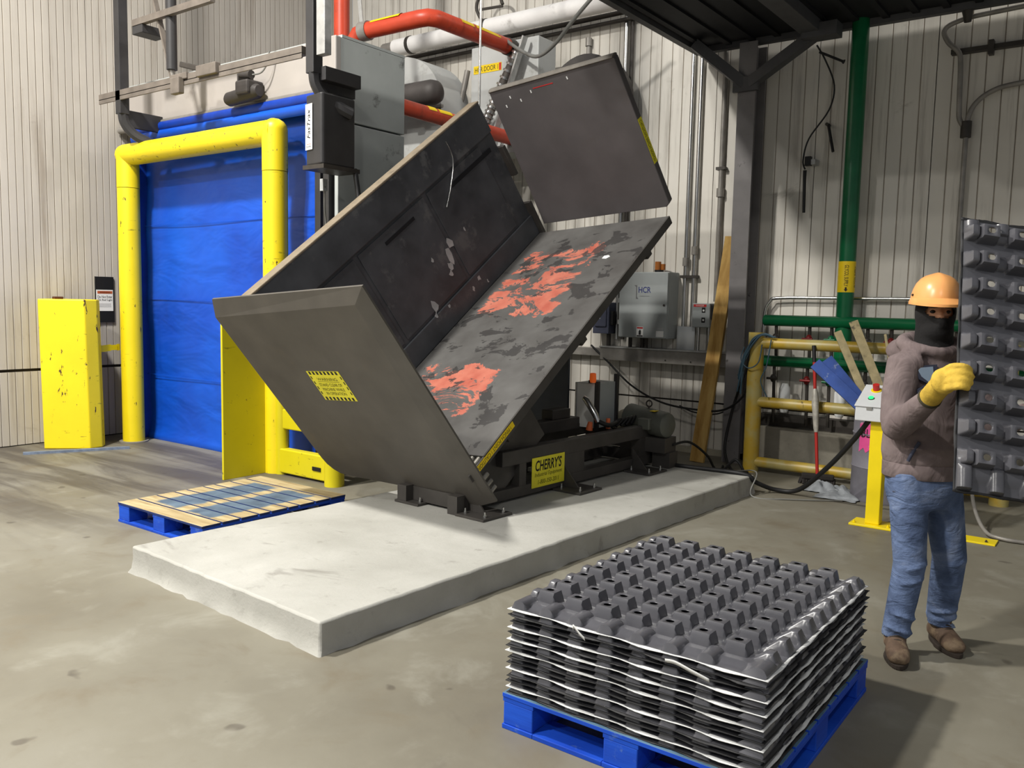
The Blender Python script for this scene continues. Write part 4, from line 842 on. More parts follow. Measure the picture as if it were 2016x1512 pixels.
# hydraulic power unit on the far end of the base
en = thing('hydraulic_enclosure', (-4.0, 6.67, 0.5), 'white-fronted grey enclosure with black corner posts on the machine base', 'enclosure')
part('body', MB().box(-4.10, -3.89, 6.52, 6.85, 0.50, 0.90), 'grey_enclosure', en); part('front_panel', MB().box(-4.095, -3.895, 6.51, 6.52, 0.5, 0.895), 'white_sticker', en)
for x, y in ((-3.89, 6.515), (-3.89, 6.85)): part('corner_post', MB().box(x - 0.015, x + 0.02, y - 0.015, y + 0.02, 0.48, 0.92 if y < 6.6 else 0.97), 'black_steel', en)
part('corner_trim', MB().box(-4.112, -4.098, 6.505, 6.525, 0.5, 0.9), 'galvanised', en)
be = thing('orange_beacon', (-3.92, 6.5, 0.90), 'bright orange beacon lamp on top of the white enclosure', 'beacon'); part('lens', MB().lathe([(0.026, 0), (0.03, 0.02), (0.027, 0.08), (0.02, 0.085)], (-3.92, 6.49, 0.91)), 'orange_lens', be, smooth=40); part('base', MB().cyl((-3.94, 6.48, 0.905), (-3.94, 6.48, 0.93), 0.016, n=10), 'black_plastic', be)
mo = thing('electric_motor', (-3.58, 6.92, 0.4), 'round grey-green electric motor with eye bolt at the end of the base', 'motor')
b = MB().loft([(-3.82, 6.98, 0.57), (-3.80, 6.975, 0.57), (-3.62, 6.94, 0.555), (-3.60, 6.935, 0.555), (-3.40, 6.89, 0.54), (-3.37, 6.885, 0.54), (-3.35, 6.88, 0.54)], [0.06, 0.125, 0.12, 0.118, 0.118, 0.11, 0.08], 24); part('body', b, 'motor_grey', mo, smooth=40)
part('terminal_box', MB().box(-3.60, -3.48, 6.74, 6.83, 0.50, 0.60), 'motor_grey', mo, bevel=0.01); part('label', MB().box(-3.52, -3.47, 6.82, 6.90, 0.661, 0.664), 'yellow_label', mo)
b = MB(); n = 14
for i in range(n):
    a, c2 = 2 * math.pi * i / n, 2 * math.pi * (i + 1) / n; P = V((-3.585, 6.93, 0.715)); b.cyl(P + V((0.028 * math.cos(a), 0, 0.028 * math.sin(a))), P + V((0.028 * math.cos(c2), 0, 0.028 * math.sin(c2))), 0.007, n=6)
b.cyl((-3.585, 6.93, 0.66), (-3.585, 6.93, 0.69), 0.009, n=8); part('eye_bolt', b, 'dark_pipe', mo, smooth=40)
part('mount', MB().box(-3.80, -3.35, 6.80, 7.02, 0.30, 0.43), 'machine_black', mo); part('mount_bracket', MB().box(-3.50, -3.33, 6.86, 7.02, 0.16, 0.30), 'machine_black', mo)
pu = thing('hydraulic_pump', (-3.9, 7.0, 0.45), 'beige cast pump block coupled to the left of the motor', 'pump'); b = MB().box(-3.97, -3.90, 6.92, 7.05, 0.45, 0.60); b.loft([(-3.90, 6.98, 0.56), (-3.82, 6.975, 0.57)], [0.06, 0.085], 14); part('body', b, 'cast_beige', pu, bevel=0.01); part('bracket', MB().prism([(0, 0), (0.08, 0), (0.08, 0.08), (0.01, 0.16)], (-3.98, 6.96, 0.52), (1, 0, 0), (0, 0, 1), 0.05), 'cast_beige', pu)
part('base_block', MB().box(-4.0, -3.80, 6.88, 7.08, 0.30, 0.45), 'machine_black', pu)
rd = thing('red_valve', (-3.46, 7.02, 0.157), 'dark red round valve block low at the end of the base', 'valve'); part('body', MB().loft([(-3.52, 7.03, 0.27), (-3.50, 7.03, 0.27), (-3.42, 7.0, 0.26), (-3.40, 7.0, 0.26)], [0.05, 0.065, 0.065, 0.04], 16), 'cast_red', rd, smooth=40); part('stem', MB().box(-3.48, -3.44, 6.98, 7.05, 0.157, 0.22), 'machine_black', rd); part('nozzle', MB().cyl((-3.40, 7.0, 0.26), (-3.37, 6.99, 0.26), 0.02, n=10), 'bright_steel', rd)
hy = thing('hydraulic_hose', (-3.75, 6.3, 0.53), 'silver hose fitting with orange cap on the machine base', 'hose'); part('fitting', MB().loft([(-3.86, 6.25, 0.80), (-3.83, 6.25, 0.78), (-3.74, 6.25, 0.66), (-3.71, 6.25, 0.60)], [0.02, 0.03, 0.028, 0.02], 12), 'bright_steel', hy, smooth=40)
part('cap', MB().loft([(-3.78, 6.22, 0.53), (-3.77, 6.22, 0.60)], [0.03, 0.02], 12), 'hose_orange', hy, smooth=40); part('cap', MB().loft([(-3.70, 6.4, 0.53), (-3.70, 6.4, 0.62)], [0.02, 0.018], 12), 'hose_orange', hy, smooth=40)
part('hose', MB().tube([(-3.71, 6.25, 0.61), (-3.66, 6.35, 0.57), (-3.7, 6.6, 0.58), (-3.8, 6.8, 0.55)], 0.02), 'cable_black', hy, smooth=60)
for i in range(5): part('hose', MB().tube([(-3.70 + i * 0.01, 6.45 + i * 0.07, 0.54), (-3.67, 6.55 + i * 0.07, 0.60), (-3.74, 6.7 + i * 0.05, 0.56)], 0.014), 'cable_black', hy, smooth=60)
# cables on the floor and wall
def cable(name, pts, r, mn, lab, cat='cable'): return tag(part(name, MB().tube(pts, r, 8, 8), mn, smooth=60), lab, cat)
cable('power_cable', [(-3.45, 7.0, 0.172), (-3.2, 7.0, 0.172), (-2.72, 7.04, 0.17), (-2.62, 7.1, 0.10), (-2.5, 7.25, 0.03), (-2.3, 7.25, 0.06), (-2.0, 7.0, 0.33), (-1.75, 6.8, 0.62), (-1.62, 6.66, 0.79)], 0.02, 'cable_black', 'thick black cable sweeping from the machine up to the control box')
cable('motor_cable', [(-3.35, 6.95, 0.36), (-3.30, 7.2, 0.36), (-3.25, 7.5, 0.2), (-3.22, 7.7, 0.03), (-3.0, 7.9, 0.015)], 0.012, 'cable_black', 'thin black motor cable looping down behind the motor')
cable('coiled_cable', [(-3.3, 8.0, 0.02), (-3.2, 7.75, 0.02), (-3.05, 7.7, 0.16), (-2.98, 7.74, 0.02), (-3.2, 7.95, 0.02), (-3.35, 8.15, 0.2), (-3.3, 8.2, 0.6), (-3.15, 8.12, 1.0), (-3.08, 8.0, 1.18)], 0.014, 'cable_black', 'black cable looping from the floor up to the yellow post')
cable('floor_cable', [(-3.32, 8.22, 0.015), (-3.15, 7.9, 0.012), (-2.66, 7.2, 0.17), (-2.60, 6.95, 0.012), (-2.3, 7.05, 0.010), (-1.95, 7.3, 0.010)], 0.006, 'cable_grey', 'thin grey cord trailing across the floor by the pad')
cable('sagging_cable', [(-5.2, 8.55, 1.12), (-4.95, 8.5, 0.95), (-4.6, 8.45, 0.70), (-4.2, 8.4, 0.55), (-3.75, 8.3, 0.52), (-3.4, 8.2, 0.56), (-3.15, 8.1, 0.75), (-3.1, 8.02, 1.0), (-3.08, 7.98, 1.2)], 0.011, 'cable_black', 'long black cable sagging across the wall to the yellow post')
cable('hanging_cord', [(-4.1, 8.65, 0.5), (-3.9, 8.6, 0.45), (-3.6, 8.5, 0.47), (-3.35, 8.3, 0.6), (-3.2, 8.05, 0.8)], 0.008, 'cable_black', 'thin dark cord lying along the wall seam')

# ------------------------------------------------------------------ faded yellow rail, broom, barrel, control station
yr = thing('pipe_rail', (-2.2, 8.06, 0), 'faded yellow pipe railing in front of the green pipes', 'railing')
part('post', MB().cyl((-3.04, 8.06, 0), (-3.04, 8.06, 1.36), 0.075, n=20), 'yellow_old', yr, smooth=50); part('post', MB().cyl((-0.9, 8.06, 0), (-0.9, 8.06, 1.34), 0.075, n=20), 'yellow_old', yr, smooth=50)
for z in (1.26, 0.69, 0.10): part('rail', MB().cyl((-3.0, 8.06, z), (-0.9, 8.06, z), 0.052, n=16), 'yellow_old', yr, smooth=50)
hb = thing('cable_bundle', (-3.04, 8.0, 1.0), 'bundle of dark blue cords hung over the yellow rail post', 'cable')
rs = random.Random(5)
for i in range(9):
    j = lambda s=0.02: rs.uniform(-s, s)
    part('cord', MB().tube([(-2.85 + j(), 8.0 + j(0.01), 1.32), (-2.94 + j(0.01), 7.98, 1.345 + j(0.008)), (-3.03 + j(), 7.965 - i * 0.003, 1.28 + j()), (-3.10 + j(), 7.955 - i * 0.003, 1.12 + j()), (-3.14 + j(), 7.97 - i * 0.003, 0.95 + j(0.06)), (-3.17 + j(), 8.0, 0.85 + j(0.1))], 0.007), 'cable_blue', hb, smooth=60)
part('cord', MB().tube([(-3.12, 7.96, 1.22), (-3.14, 7.94, 1.1), (-3.06, 7.93, 1.02), (-2.97, 7.95, 1.08), (-2.95, 7.97, 1.25)], 0.006), 'cable_blue', hb, smooth=60)
part('cord', MB().tube([(-2.87, 7.99, 1.3), (-2.9, 7.98, 1.05), (-2.95, 7.98, 0.9), (-2.88, 7.98, 0.75)], 0.006), 'cable_blue', hb, smooth=60)
br = thing('floor_broom', (-2.38, 7.9, 0), 'broom with red handle wrapped in silver tape leaning on the yellow rail', 'broom')
p0, p1 = V((-2.34, 7.88, 0.09)), V((-2.47, 8.0, 1.25)); L = lambda u: p0 + (p1 - p0) * u
part('handle', MB().cyl(L(0), L(1), 0.015, n=12), 'handle_red', br, smooth=50); part('grip', MB().cyl(L(0.88), L(1.01), 0.018, n=12), 'black_plastic', br, smooth=50)
part('tape_wrap', MB().loft([L(0.33), L(0.36), L(0.5), L(0.56), L(0.64), L(0.67)], [0.018, 0.024, 0.03, 0.034, 0.026, 0.018], 12), 'tape_silver', br, smooth=50)
b = MB().beam((-2.47, 7.84, 0.07), (-2.20, 7.92, 0.07), 0.07, 0.05); part('head', b, 'broom_dark', br, bevel=0.012); b = MB()
for i in range(26):
    u = i / 25; x, y = -2.47 + 0.27 * u, 7.84 + 0.08 * u; b.loft([(x, y, 0.06), (x + rs.uniform(-0.02, 0.02), y - 0.02 + rs.uniform(-0.04, 0.02), 0.0)], [0.016, 0.014], 5)
part('bristles', b, 'broom_dark', br)
def rag(loc, rx, ry, h, seed, lab, group):
    r_ = random.Random(seed); b = MB(); n = 14; vs = []; fs = []
    for i in range(n + 1):
        for j in range(n + 1):
            u, v = i / n * 2 - 1, j / n * 2 - 1; d = min(1.0, math.hypot(u, v)); k_ = 0.6 + 0.4 * math.sin(3 * math.atan2(v, u) + seed)
            z = h * (1 - d ** 2) * k_ + 0.03 * (r_.random()) * (1 - d * 0.7) + 0.004
            vs.append((loc[0] + rx * u * (0.85 + 0.15 * r_.random()), loc[1] + ry * v * (0.85 + 0.15 * r_.random()), z))
    for i in range(n):
        for j in range(n): a = i * (n + 1) + j; fs.append((a, a + n + 1, a + n + 2, a + 1))
    o = part('floor_rag', b.add(vs, fs), 'rag_cloth', smooth=45); sd = o.modifiers.new('thick', 'SOLIDIFY'); sd.thickness = 0.004; sd.offset = 0
    sb = o.modifiers.new('sub', 'SUBSURF'); sb.levels = 1; sb.render_levels = 1; return tag(o, lab, 'rag', group)
rag((-2.22, 7.62, 0), 0.15, 0.13, 0.09, 1, 'crumpled grey rag at the foot of the broom, further back', 'rags on the floor'); rag((-2.02, 7.42, 0), 0.19, 0.13, 0.07, 2, 'crumpled grey rag nearest the yellow control post', 'rags on the floor')
rag((-2.08, 7.70, 0), 0.10, 0.1, 0.05, 4, 'small crumpled rag between the other two and the drum', 'rags on the floor')
ba = thing('waste_drum', (-1.72, 7.62, 0), 'grey waste drum with torn pink label behind the yellow post', 'drum')
part('drum', MB().lathe([(0.24, 0), (0.25, 0.02), (0.25, 0.28), (0.257, 0.29), (0.25, 0.30), (0.25, 0.56), (0.257, 0.57), (0.25, 0.58), (0.25, 0.84), (0.255, 0.85), (0.235, 0.85), (0.235, 0.5), (0.02, 0.5)], (-1.72, 7.62, 0), n=32), 'barrel_grey', ba, smooth=40)
FW = V((0.0, -1, 0)); n = 8; vs = []
for i in range(n + 1):
    a = math.radians(-128 + 44 * i / n)
    for z in (0.42 + 0.02 * (i % 3), 0.66 + 0.012 * (i % 2)): vs.append((-1.72 + 0.2515 * math.cos(a), 7.62 + 0.2515 * math.sin(a), z))
part('pink_label', MB().add(vs, [(2 * i, 2 * i + 2, 2 * i + 3, 2 * i + 1) for i in range(n)]), 'label_pink', ba, smooth=60)
Fk = frame((-1.72 + 0.253 * math.cos(math.radians(-108)), 7.62 + 0.253 * math.sin(math.radians(-108)), 0.585), (math.cos(math.radians(-18)), math.sin(math.radians(-18)), 0), (0, 0, 1)); text('lettering', 'BLE', Fk, 0.12, 0.07, 'text_black', ba)
for nm, p, q, w_, h_, mn, lab in (('wood_slat', (-1.72, 7.60, 0.5), (-2.16, 7.62, 1.41), 0.065, 0.02, 'slat_wood', 'left pale worn slat standing in the waste drum'), ('wood_slat', (-1.60, 7.66, 0.5), (-2.06, 7.72, 1.50), 0.075, 0.02, 'slat_wood', 'taller right pale worn slat standing in the waste drum'),
        ('scrap_board', (-1.62, 7.52, 0.55), (-2.30, 7.50, 1.13), 0.10, 0.025, 'blue_board', 'blue board sticking out of the drum to the left'), ('scrap_board', (-1.66, 7.56, 0.55), (-2.22, 7.56, 1.17), 0.10, 0.02, 'blue_board', 'upper faded blue board sticking out of the drum'), ('thin_stick', (-1.58, 7.62, 0.5), (-1.78, 7.66, 1.40), 0.02, 0.02, 'slat_wood', 'thin stick standing in the waste drum')):
    tag(part(nm, MB().beam(p, q, w_, h_, up=(0.3, -1, 0.3)), mn, bevel=0.002), lab, 'slat', 'scrap wood in the drum')
cs = thing('control_station', (-1.54, 6.66, 0), 'bright yellow post carrying a tilted grey push-button box', 'control station')
part('base_plate', MB().box(-1.70, -1.40, 6.56, 6.78, 0, 0.016), 'yellow_clean', cs, bevel=0.003); part('post', MB().box(-1.60, -1.50, 6.62, 6.72, 0.016, 0.80), 'yellow_clean', cs, bevel=0.006)
bolt(cs, (-1.67, 6.60, 0.016), 0.01, 0.02, 'yellow_clean'); bolt(cs, (-1.43, 6.60, 0.016), 0.01, 0.02, 'yellow_clean')
poly = [(0, 0), (0.30, 0), (0.30, 0.235), (0, 0.105)]           # y, z side profile : lower front, higher back
b = MB().prism(poly, (-1.70, 6.56, 0.79), (0, 1, 0), (0, 0, 1), 0.34); part('box', b, 'control_grey', cs, bevel=0.006)
sl = V((0, 0.30, 0.13)).normalized(); Fp2 = frame((-1.53, 6.56 + 0.15, 0.79 + 0.17), (1, 0, 0), sl)
part('lid', MB().box(-0.176, 0.176, -0.17, 0.165, 0.0, 0.012), 'control_grey', cs, F=Fp2, bevel=0.004); part('latch', MB().box(-0.09, -0.05, -0.176, -0.168, -0.02, 0.008), 'galvanised', cs, F=Fp2)
def button(x, y, mn, r=0.018, h=0.02, ring='galvanised', rr=0.022): part('bezel', MB().cyl((x, y, 0.012), (x, y, 0.018), rr, n=14), ring, cs, F=Fp2, smooth=40); part('button', MB().cyl((x, y, 0.018), (x, y, 0.012 + h), r, n=14), mn, cs, F=Fp2, smooth=40)
button(-0.08, 0.075, 'button_red', 0.024, 0.05, 'yellow_clean', 0.038); button(0.02, 0.075, 'black_plastic'); button(-0.085, -0.055, 'lens_green', 0.018, 0.014, 'black_plastic'); button(0.02, -0.055, 'black_plastic'); button(0.11, 0.075, 'black_plastic'); button(0.11, -0.055, 'black_plastic')
fp = thing('floor_plate', (-0.83, 6.68, 0), 'yellow floor plate with a grey cord rising from it behind the worker', 'floor plate'); part('plate', MB().box(-0.95, -0.74, 6.62, 6.78, 0, 0.012), 'yellow_clean', fp, bevel=0.002); bolt(fp, (-0.80, 6.66, 0.012), 0.01, 0.015, 'dark_pipe')
cable('grey_cord', [(0.9, 7.1, 0.015), (0.2, 6.95, 0.015), (-0.4, 6.85, 0.015), (-0.72, 6.80, 0.02), (-0.86, 6.92, 0.05), (-0.98, 7.2, 0.22), (-1.02, 7.45, 0.5), (-1.0, 7.6, 0.9)], 0.014, 'dull_pipe', 'grey cord rising from the floor behind the worker')
# ------------------------------------------------------------------ blue pallets
def pallet(loc, label, deckmat, worn):
    """block pallet, 1.016 (X) x 1.219 (Y) x 0.141, loc = near-left bottom corner; every board and block its own piece"""
    X, Y = 1.016, 1.219; o = thing('blue_pallet', (loc[0] + X / 2, loc[1] + Y / 2, 0), label, 'pallet', 'blue wooden pallets')
    W_ = lambda x0, x1, y0, y1, z0, z1: MB().box(loc[0] + x0, loc[0] + x1, loc[1] + y0, loc[1] + y1, z0, z1)
    ys = [(0, 0.14), (0.155, 0.285), (0.30, 0.43), (0.445, 0.53), (0.545, 0.675), (0.69, 0.775), (0.79, 0.92), (0.935, 1.065), (1.079, 1.219)]
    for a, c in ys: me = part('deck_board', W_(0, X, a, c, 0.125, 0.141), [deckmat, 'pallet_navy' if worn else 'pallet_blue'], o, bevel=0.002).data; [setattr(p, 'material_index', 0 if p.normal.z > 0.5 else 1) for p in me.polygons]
    for x0, x1 in ((0, 0.14), (0.438, 0.578), (0.876, 1.016)):
        part('stringer_board', W_(x0, x1, 0.004, Y - 0.004, 0.106, 0.125), 'pallet_blue', o, bevel=0.002)
        for y0, y1 in ((0.005, 0.145), (0.54, 0.68), (1.075, 1.214)): part('block', W_(x0 + 0.003, x1 - 0.003, y0, y1, 0.018, 0.106), 'pallet_blue', o, bevel=0.004)
        part('bottom_board', W_(x0, x1, 0.0, Y, 0.0, 0.018), 'pallet_blue', o, bevel=0.002)
    for y0, y1 in ((0.0, 0.14), (0.54, 0.68), (1.079, 1.219)):
        for x0, x1 in ((0.141, 0.437), (0.579, 0.875)): part('bottom_board', W_(x0, x1, y0, y1, 0.0, 0.018), 'pallet_blue', o, bevel=0.002)
    return o
pallet((-5.775, 3.125), 'empty blue pallet with worn bare-wood deck beside the concrete pad', 'pallet_deck_worn', True)
pallet((-1.865, 2.495), 'bright blue pallet under the stack of black plastic sheets', 'pallet_worn_blue', False)

# ------------------------------------------------------------------ black thermoformed divider sheets
PX, PY, SXW, SYL = 0.125, 0.12, 1.0, 1.17
cols = [0.1 + PX * i for i in range(7)]; rows_ = [0.14 + PY * j for j in range(9)]
sst = lambda e0, e1, x: (lambda q: q * q * (3 - 2 * q))(max(0.0, min(1.0, (x - e0) / (e1 - e0))))
def sheet_h(x, y):
    if x < 0.012 or x > SXW - 0.012 or y < 0.012 or y > SYL - 0.012: return 0.0
    h = 0.0
    jy = min(range(9), key=lambda j: abs(y - rows_[j])); dy = y - rows_[jy]
    e = min(sst(0.012, 0.022, x), sst(SXW - 0.012, SXW - 0.022, x))
    if abs(dy) < 0.032: h = 0.018 * math.sqrt(1 - (dy / 0.032) ** 2) * e
    ix = min(range(7), key=lambda i: abs(x - cols[i])); dx = x - cols[ix]
    pk = 0.056 * min(sst(0.043, 0.030, abs(dx)), sst(0.038, 0.025, abs(dy))); h = max(h, pk)
    for ex in (0.04, SXW - 0.04):                                    # narrow bumps along the two long edges
        h = max(h, (0.05 if jy % 2 else 0.044) * min(sst(0.024, 0.013, abs(x - ex)), sst(0.036, 0.02, abs(dy))))
    if y < rows_[0] or y > rows_[-1]:                                # tabs at the two short edges, between the peg columns
        yy = y if y < 1 else SYL - y; mids = [0.04] + [c + PX / 2 for c in cols[:-1]] + [SXW - 0.04]; mx = min(mids, key=lambda q: abs(q - x)); d = x - mx
        if abs(d) < 0.03: h = max(h, 0.030 * (1 - (abs(d) / 0.03) ** 4) * min(sst(0.014, 0.019, yy), sst(0.125, 0.10, yy)))
        h = max(h, 0.014 * sst(0.045, 0.06, yy))
    return h
def ticks(cs, L, half, n):
    out = {0.0, 0.0115, 0.0125, 0.0205, L, L - 0.0115, L - 0.0125, L - 0.0205}
    for c in cs:
        for k in half: out.add(round(c + k, 5)); out.add(round(c - k, 5))
    return sorted(x for x in out if 0 <= x <= L)
tx = ticks(cols, SXW, (0.0055, 0.0165, 0.024, 0.031, 0.036, 0.041, 0.046, 0.055, 0.0625), 0); ty = ticks(rows_, SYL, (0.0055, 0.0165, 0.024, 0.029, 0.034, 0.040, 0.05, 0.06), 0)
tx = sorted(set(tx) | {0.03, 0.05, SXW - 0.03, SXW - 0.05}); ty = sorted(set(ty) | {0.03, 0.05, 0.07, SYL - 0.03, SYL - 0.05, SYL - 0.07})
def dedupe(a):
    o = [a[0]]
    for x in a[1:]:
        if x - o[-1] > 0.0009: o.append(x)
    return o
tx, ty = dedupe(tx), dedupe(ty)
def sheet_mesh(white, seed, ragged=0.002, simple=False):
    r_ = random.Random(seed); b = MB(); nx, ny = len(tx), len(ty); vs = []; fs = []; b.mi = []
    hole = lambda v, cs: min((abs(v - c), c) for c in cs)
    skip = set()
    for i, x in enumerate(tx):
        for j, y in enumerate(ty):
            X, Y = x, y; dx, cx_ = hole(x, cols); dy, cy_ = hole(y, rows_)
            if dx < 0.0175 and dy < 0.0175:                     # ring of the punched hole becomes a circle
                if dx < 0.008 and dy < 0.008: skip.add((i, j))
                else:
                    ang = math.atan2(y - cy_, x - cx_); X, Y = cx_ + 0.0155 * math.cos(ang), cy_ + 0.0135 * math.sin(ang)
            z = sheet_h(x, y)
            if i in (0, nx - 1) or j in (0, ny - 1):
                w1 = math.sin(31 * (x + y) + seed) * math.sin(17 * (x - y) + 2 * seed); X += ragged * w1 + r_.uniform(-1, 1) * ragged * 0.2; Y += ragged * math.sin(43 * (x + y) + 3 * seed) + r_.uniform(-1, 1) * ragged * 0.35; z += 0.0035 * math.sin(23 * (x + y) + 5 * seed)
            vs.append((X, Y, z))
    for i in range(nx - 1):
        for j in range(ny - 1):
            q = [(i, j), (i + 1, j), (i + 1, j + 1), (i, j + 1)]
            mx, my = (tx[i] + tx[i + 1]) / 2, (ty[j] + ty[j + 1]) / 2
            if hole(mx, cols)[0] < 0.0164 and hole(my, rows_)[0] < 0.0164 and any(p in skip for p in q): continue
            edge = mx < 0.0118 or my < 0.0122 or mx > SXW - 0.0118 or my > SYL - 0.0122
            fs.append(tuple(p[0] * ny + p[1] for p in q)); b.mi.append(1 if edge else 0)
    b.v = [V(p) for p in vs]; b.f = fs
    me = meshdata('divider_sheet', b, ['tray_plastic', 'tray_white' if white else 'tray_plastic_edge'], fix=False)
    for p in me.polygons: p.use_smooth = True
    me.set_sharp_from_angle(angle=math.radians(50)); return me
sh_black = sheet_mesh(False, 1); sh_white = sheet_mesh(True, 2); sh_torn = sheet_mesh(False, 3, 0.005)
NS = 15; rs = random.Random(11)
ordn = ['lowest', 'second', 'third', 'fourth', 'fifth', 'sixth', 'seventh', 'eighth', 'ninth', 'tenth', 'eleventh', 'twelfth', 'thirteenth', 'fourteenth', 'topmost']
for i in range(NS):
    wht = i in (1, 4, 7, 9, 11, 14); me = sh_white if wht else (sh_torn if i % 3 == 1 else sh_black)
    z = 0.1425 + i * 0.0232 + 0.0; top = i == NS - 1
    Wm = Matrix.Translation((-1.857 + (0 if top else rs.uniform(-0.007, 0.007)), 2.505 + (0 if top else rs.uniform(-0.006, 0.006)), z)) @ Matrix.Rotation(rs.uniform(-0.003, 0.003), 4, 'Z')
    o = link('divider_sheet', me, None, Wm); sd = o.modifiers.new('thick', 'SOLIDIFY'); sd.thickness = 0.0022; sd.offset = 1
    lab = 'topmost black sheet with rows of holed pegs, on the blue pallet' if top else ('%s black sheet from the bottom of the stack on the blue pallet, %s edge' % (ordn[i], 'white' if wht else 'dark'))
    tag(o, lab, 'plastic sheet', 'black divider sheets')
# torn strips of white edging
for p, lab in (([(-1.20, 2.497, 0.455), (-1.16, 2.488, 0.462), (-1.10, 2.482, 0.452), (-1.04, 2.488, 0.435)], 'torn white edging strip curling off the stack near its front corner'), ([(-1.56, 2.495, 0.47), (-1.55, 2.482, 0.488), (-1.52, 2.475, 0.47), (-1.50, 2.478, 0.455)], 'short torn white edging strip curling off the middle of the stack')):
    b = MB(); q = smooth_path(p, 6); vs = []
    for c in q: vs += [c, c + V((0, 0.004, -0.014))]
    o = part('edging_strip', b.add(vs, [(2 * i, 2 * i + 2, 2 * i + 3, 2 * i + 1) for i in range(len(q) - 1)]), 'tray_white', smooth=60); sd = o.modifiers.new('thick', 'SOLIDIFY'); sd.thickness = 0.001
    tag(o, lab, 'edging strip', 'torn edging strips')
# sheet held by the worker
eye = V((0, 0, CAMZ)); at = lambda lat, dep, z: LX * lat + LY * dep + V((0, 0, z))
BL, TL = at(1.708, 3.25, 0.931), at(1.875, 3.65, 2.0)
vdir = (TL - BL).normalized(); Fh = frame(BL, LX - vdir * LX.dot(vdir), vdir)
o = link('divider_sheet', sh_black, None, Fh @ Matrix.Translation((0, -0.01, 0))); sd = o.modifiers.new('thick', 'SOLIDIFY'); sd.thickness = 0.0022; sd.offset = 1
tag(o, 'black holed plastic sheet held upright by the worker at the right', 'plastic sheet', 'black divider sheets')

# ------------------------------------------------------------------ worker
PB = at(1.93, 3.95, 0.0); TC = -LY
P = lambda lat, tow, z: PB + LX * lat + TC * tow + V((0, 0, z))
pe = thing('person', PB, 'worker in grey hoodie, jeans, black face mask and orange helmet holding a sheet', 'person')
hd = (LX * -0.20 + TC * 0.97).normalized()                         # direction of the face
hs = V((0, 0, 1)).cross(hd).normalized()                          # his left
Hc = P(0.0, 0.02, 1.60)
Rh = Matrix((hs, hd, V((0, 0, 1)))).transposed()                  # columns: side, front, up
bd = (LX * -0.12 + TC * 0.99).normalized(); bs = V((0, 0, 1)).cross(bd).normalized()
wrist = at(1.768 * 3.56 / 3.62, 3.56, 1.62 + (1.229 - 1.62) * 3.56 / 3.62); gl = at(1.773 * 3.42 / 3.5, 3.42, 1.62 + (1.312 - 1.62) * 3.42 / 3.5)
shR, elR = P(-0.145, 0.06, 1.365), P(-0.185, 0.10, 1.085)
shL, elL, wrL = P(0.165, -0.06, 1.365), P(0.30, 0.06, 1.10), P(0.27, 0.38, 1.20)
hipR, knR, anR = P(-0.075, 0.02, 0.84), P(-0.065, 0.07, 0.44), P(-0.105, 0.06, 0.09)
hipL, knL, anL = P(0.095, -0.02, 0.84), P(0.165, -0.02, 0.45), P(0.180, -0.09, 0.11)
# body: one continuous surface under the clothes, face in the mask opening
b = MB()
b.loft([P(0.0, 0, 0.80), P(0, 0, 0.95), P(-0.005, 0.0, 1.15), P(0, 0, 1.32), P(0.0, 0, 1.42)], [(0.10, 0.14), (0.09, 0.125), (0.10, 0.14), (0.09, 0.15), (0.05, 0.07)], 20, up=bd)
b.loft([P(0, 0, 1.38), Hc + V((0, 0, -0.10))], [0.055, 0.055], 14)
b.ell(Hc, (0.075, 0.095, 0.115), Rh); b.ell(Hc + hd * 0.02 + V((0, 0, -0.07)), (0.058, 0.07, 0.06), Rh)
b.ell(Hc + hd * 0.098 + V((0, 0, -0.012)), (0.014, 0.018, 0.028), Rh)
b.loft([shR, (shR + elR) / 2, elR], [0.055, 0.05, 0.042], 12); b.loft([elR, wrist], [0.042, 0.03], 12); b.loft([shL, elL], [0.055, 0.042], 12); b.loft([elL, wrL], [0.042, 0.03], 12); b.ell(wrL, (0.04, 0.05, 0.05)); b.ell(wrist, (0.032, 0.032, 0.032))
for h_, k_, a_ in ((hipR, knR, anR), (hipL, knL, anL)): b.loft([h_ + V((0, 0, 0.02)), (h_ + k_) / 2, k_, (k_ + a_) / 2, a_], [0.075, 0.068, 0.05, 0.052, 0.036], 14)
for a_ in (anR, anL): b.ell(a_ + V((0, 0, -0.02)), (0.038, 0.038, 0.04))
remesh('body', b, 'skin', pe, 0.0105, 5)
for sg in (-1, 1):
    e = Hc + hs * (0.031 * sg) + hd * 0.081 + V((0, 0, 0.008)); part('eye', MB().ell(e, (0.014, 0.010, 0.008), Rh, 10), 'eye_dark', pe, smooth=80); part('eyebrow', MB().ell(e + V((0, 0, 0.022)) + hd * 0.006, (0.02, 0.007, 0.006), Rh, 10), 'brow_dark', pe, smooth=80)
# balaclava with an eye opening
b = MB(); b.ell(Hc + V((0, 0, 0.005)), (0.086, 0.106, 0.125), Rh, 28); b.ell(Hc + hd * 0.025 + V((0, 0, -0.075)), (0.072, 0.088, 0.068), Rh, 20)
b.loft([Hc + V((0, 0, -0.05)), Hc + V((0, 0, -0.13)), Hc + V((0, 0, -0.19))], [(0.085, 0.08), (0.085, 0.082), (0.10, 0.11)], 20, up=hd)
b.ell(Hc + hd * 0.108 + V((0, 0, -0.042)), (0.02, 0.018, 0.03), Rh, 14)
def eyecut(p):
    q = p + WM[pe].translation * 0 - Hc; q2 = V((q.dot(hs), q.dot(hd), q.z)); return q2.y > 0.03 and (q2.x / 0.062) ** 2 + ((q2.z - 0.008) / 0.027) ** 2 < 1
remesh('balaclava', b, 'balaclava_black', pe, 0.008, 4, eyecut)
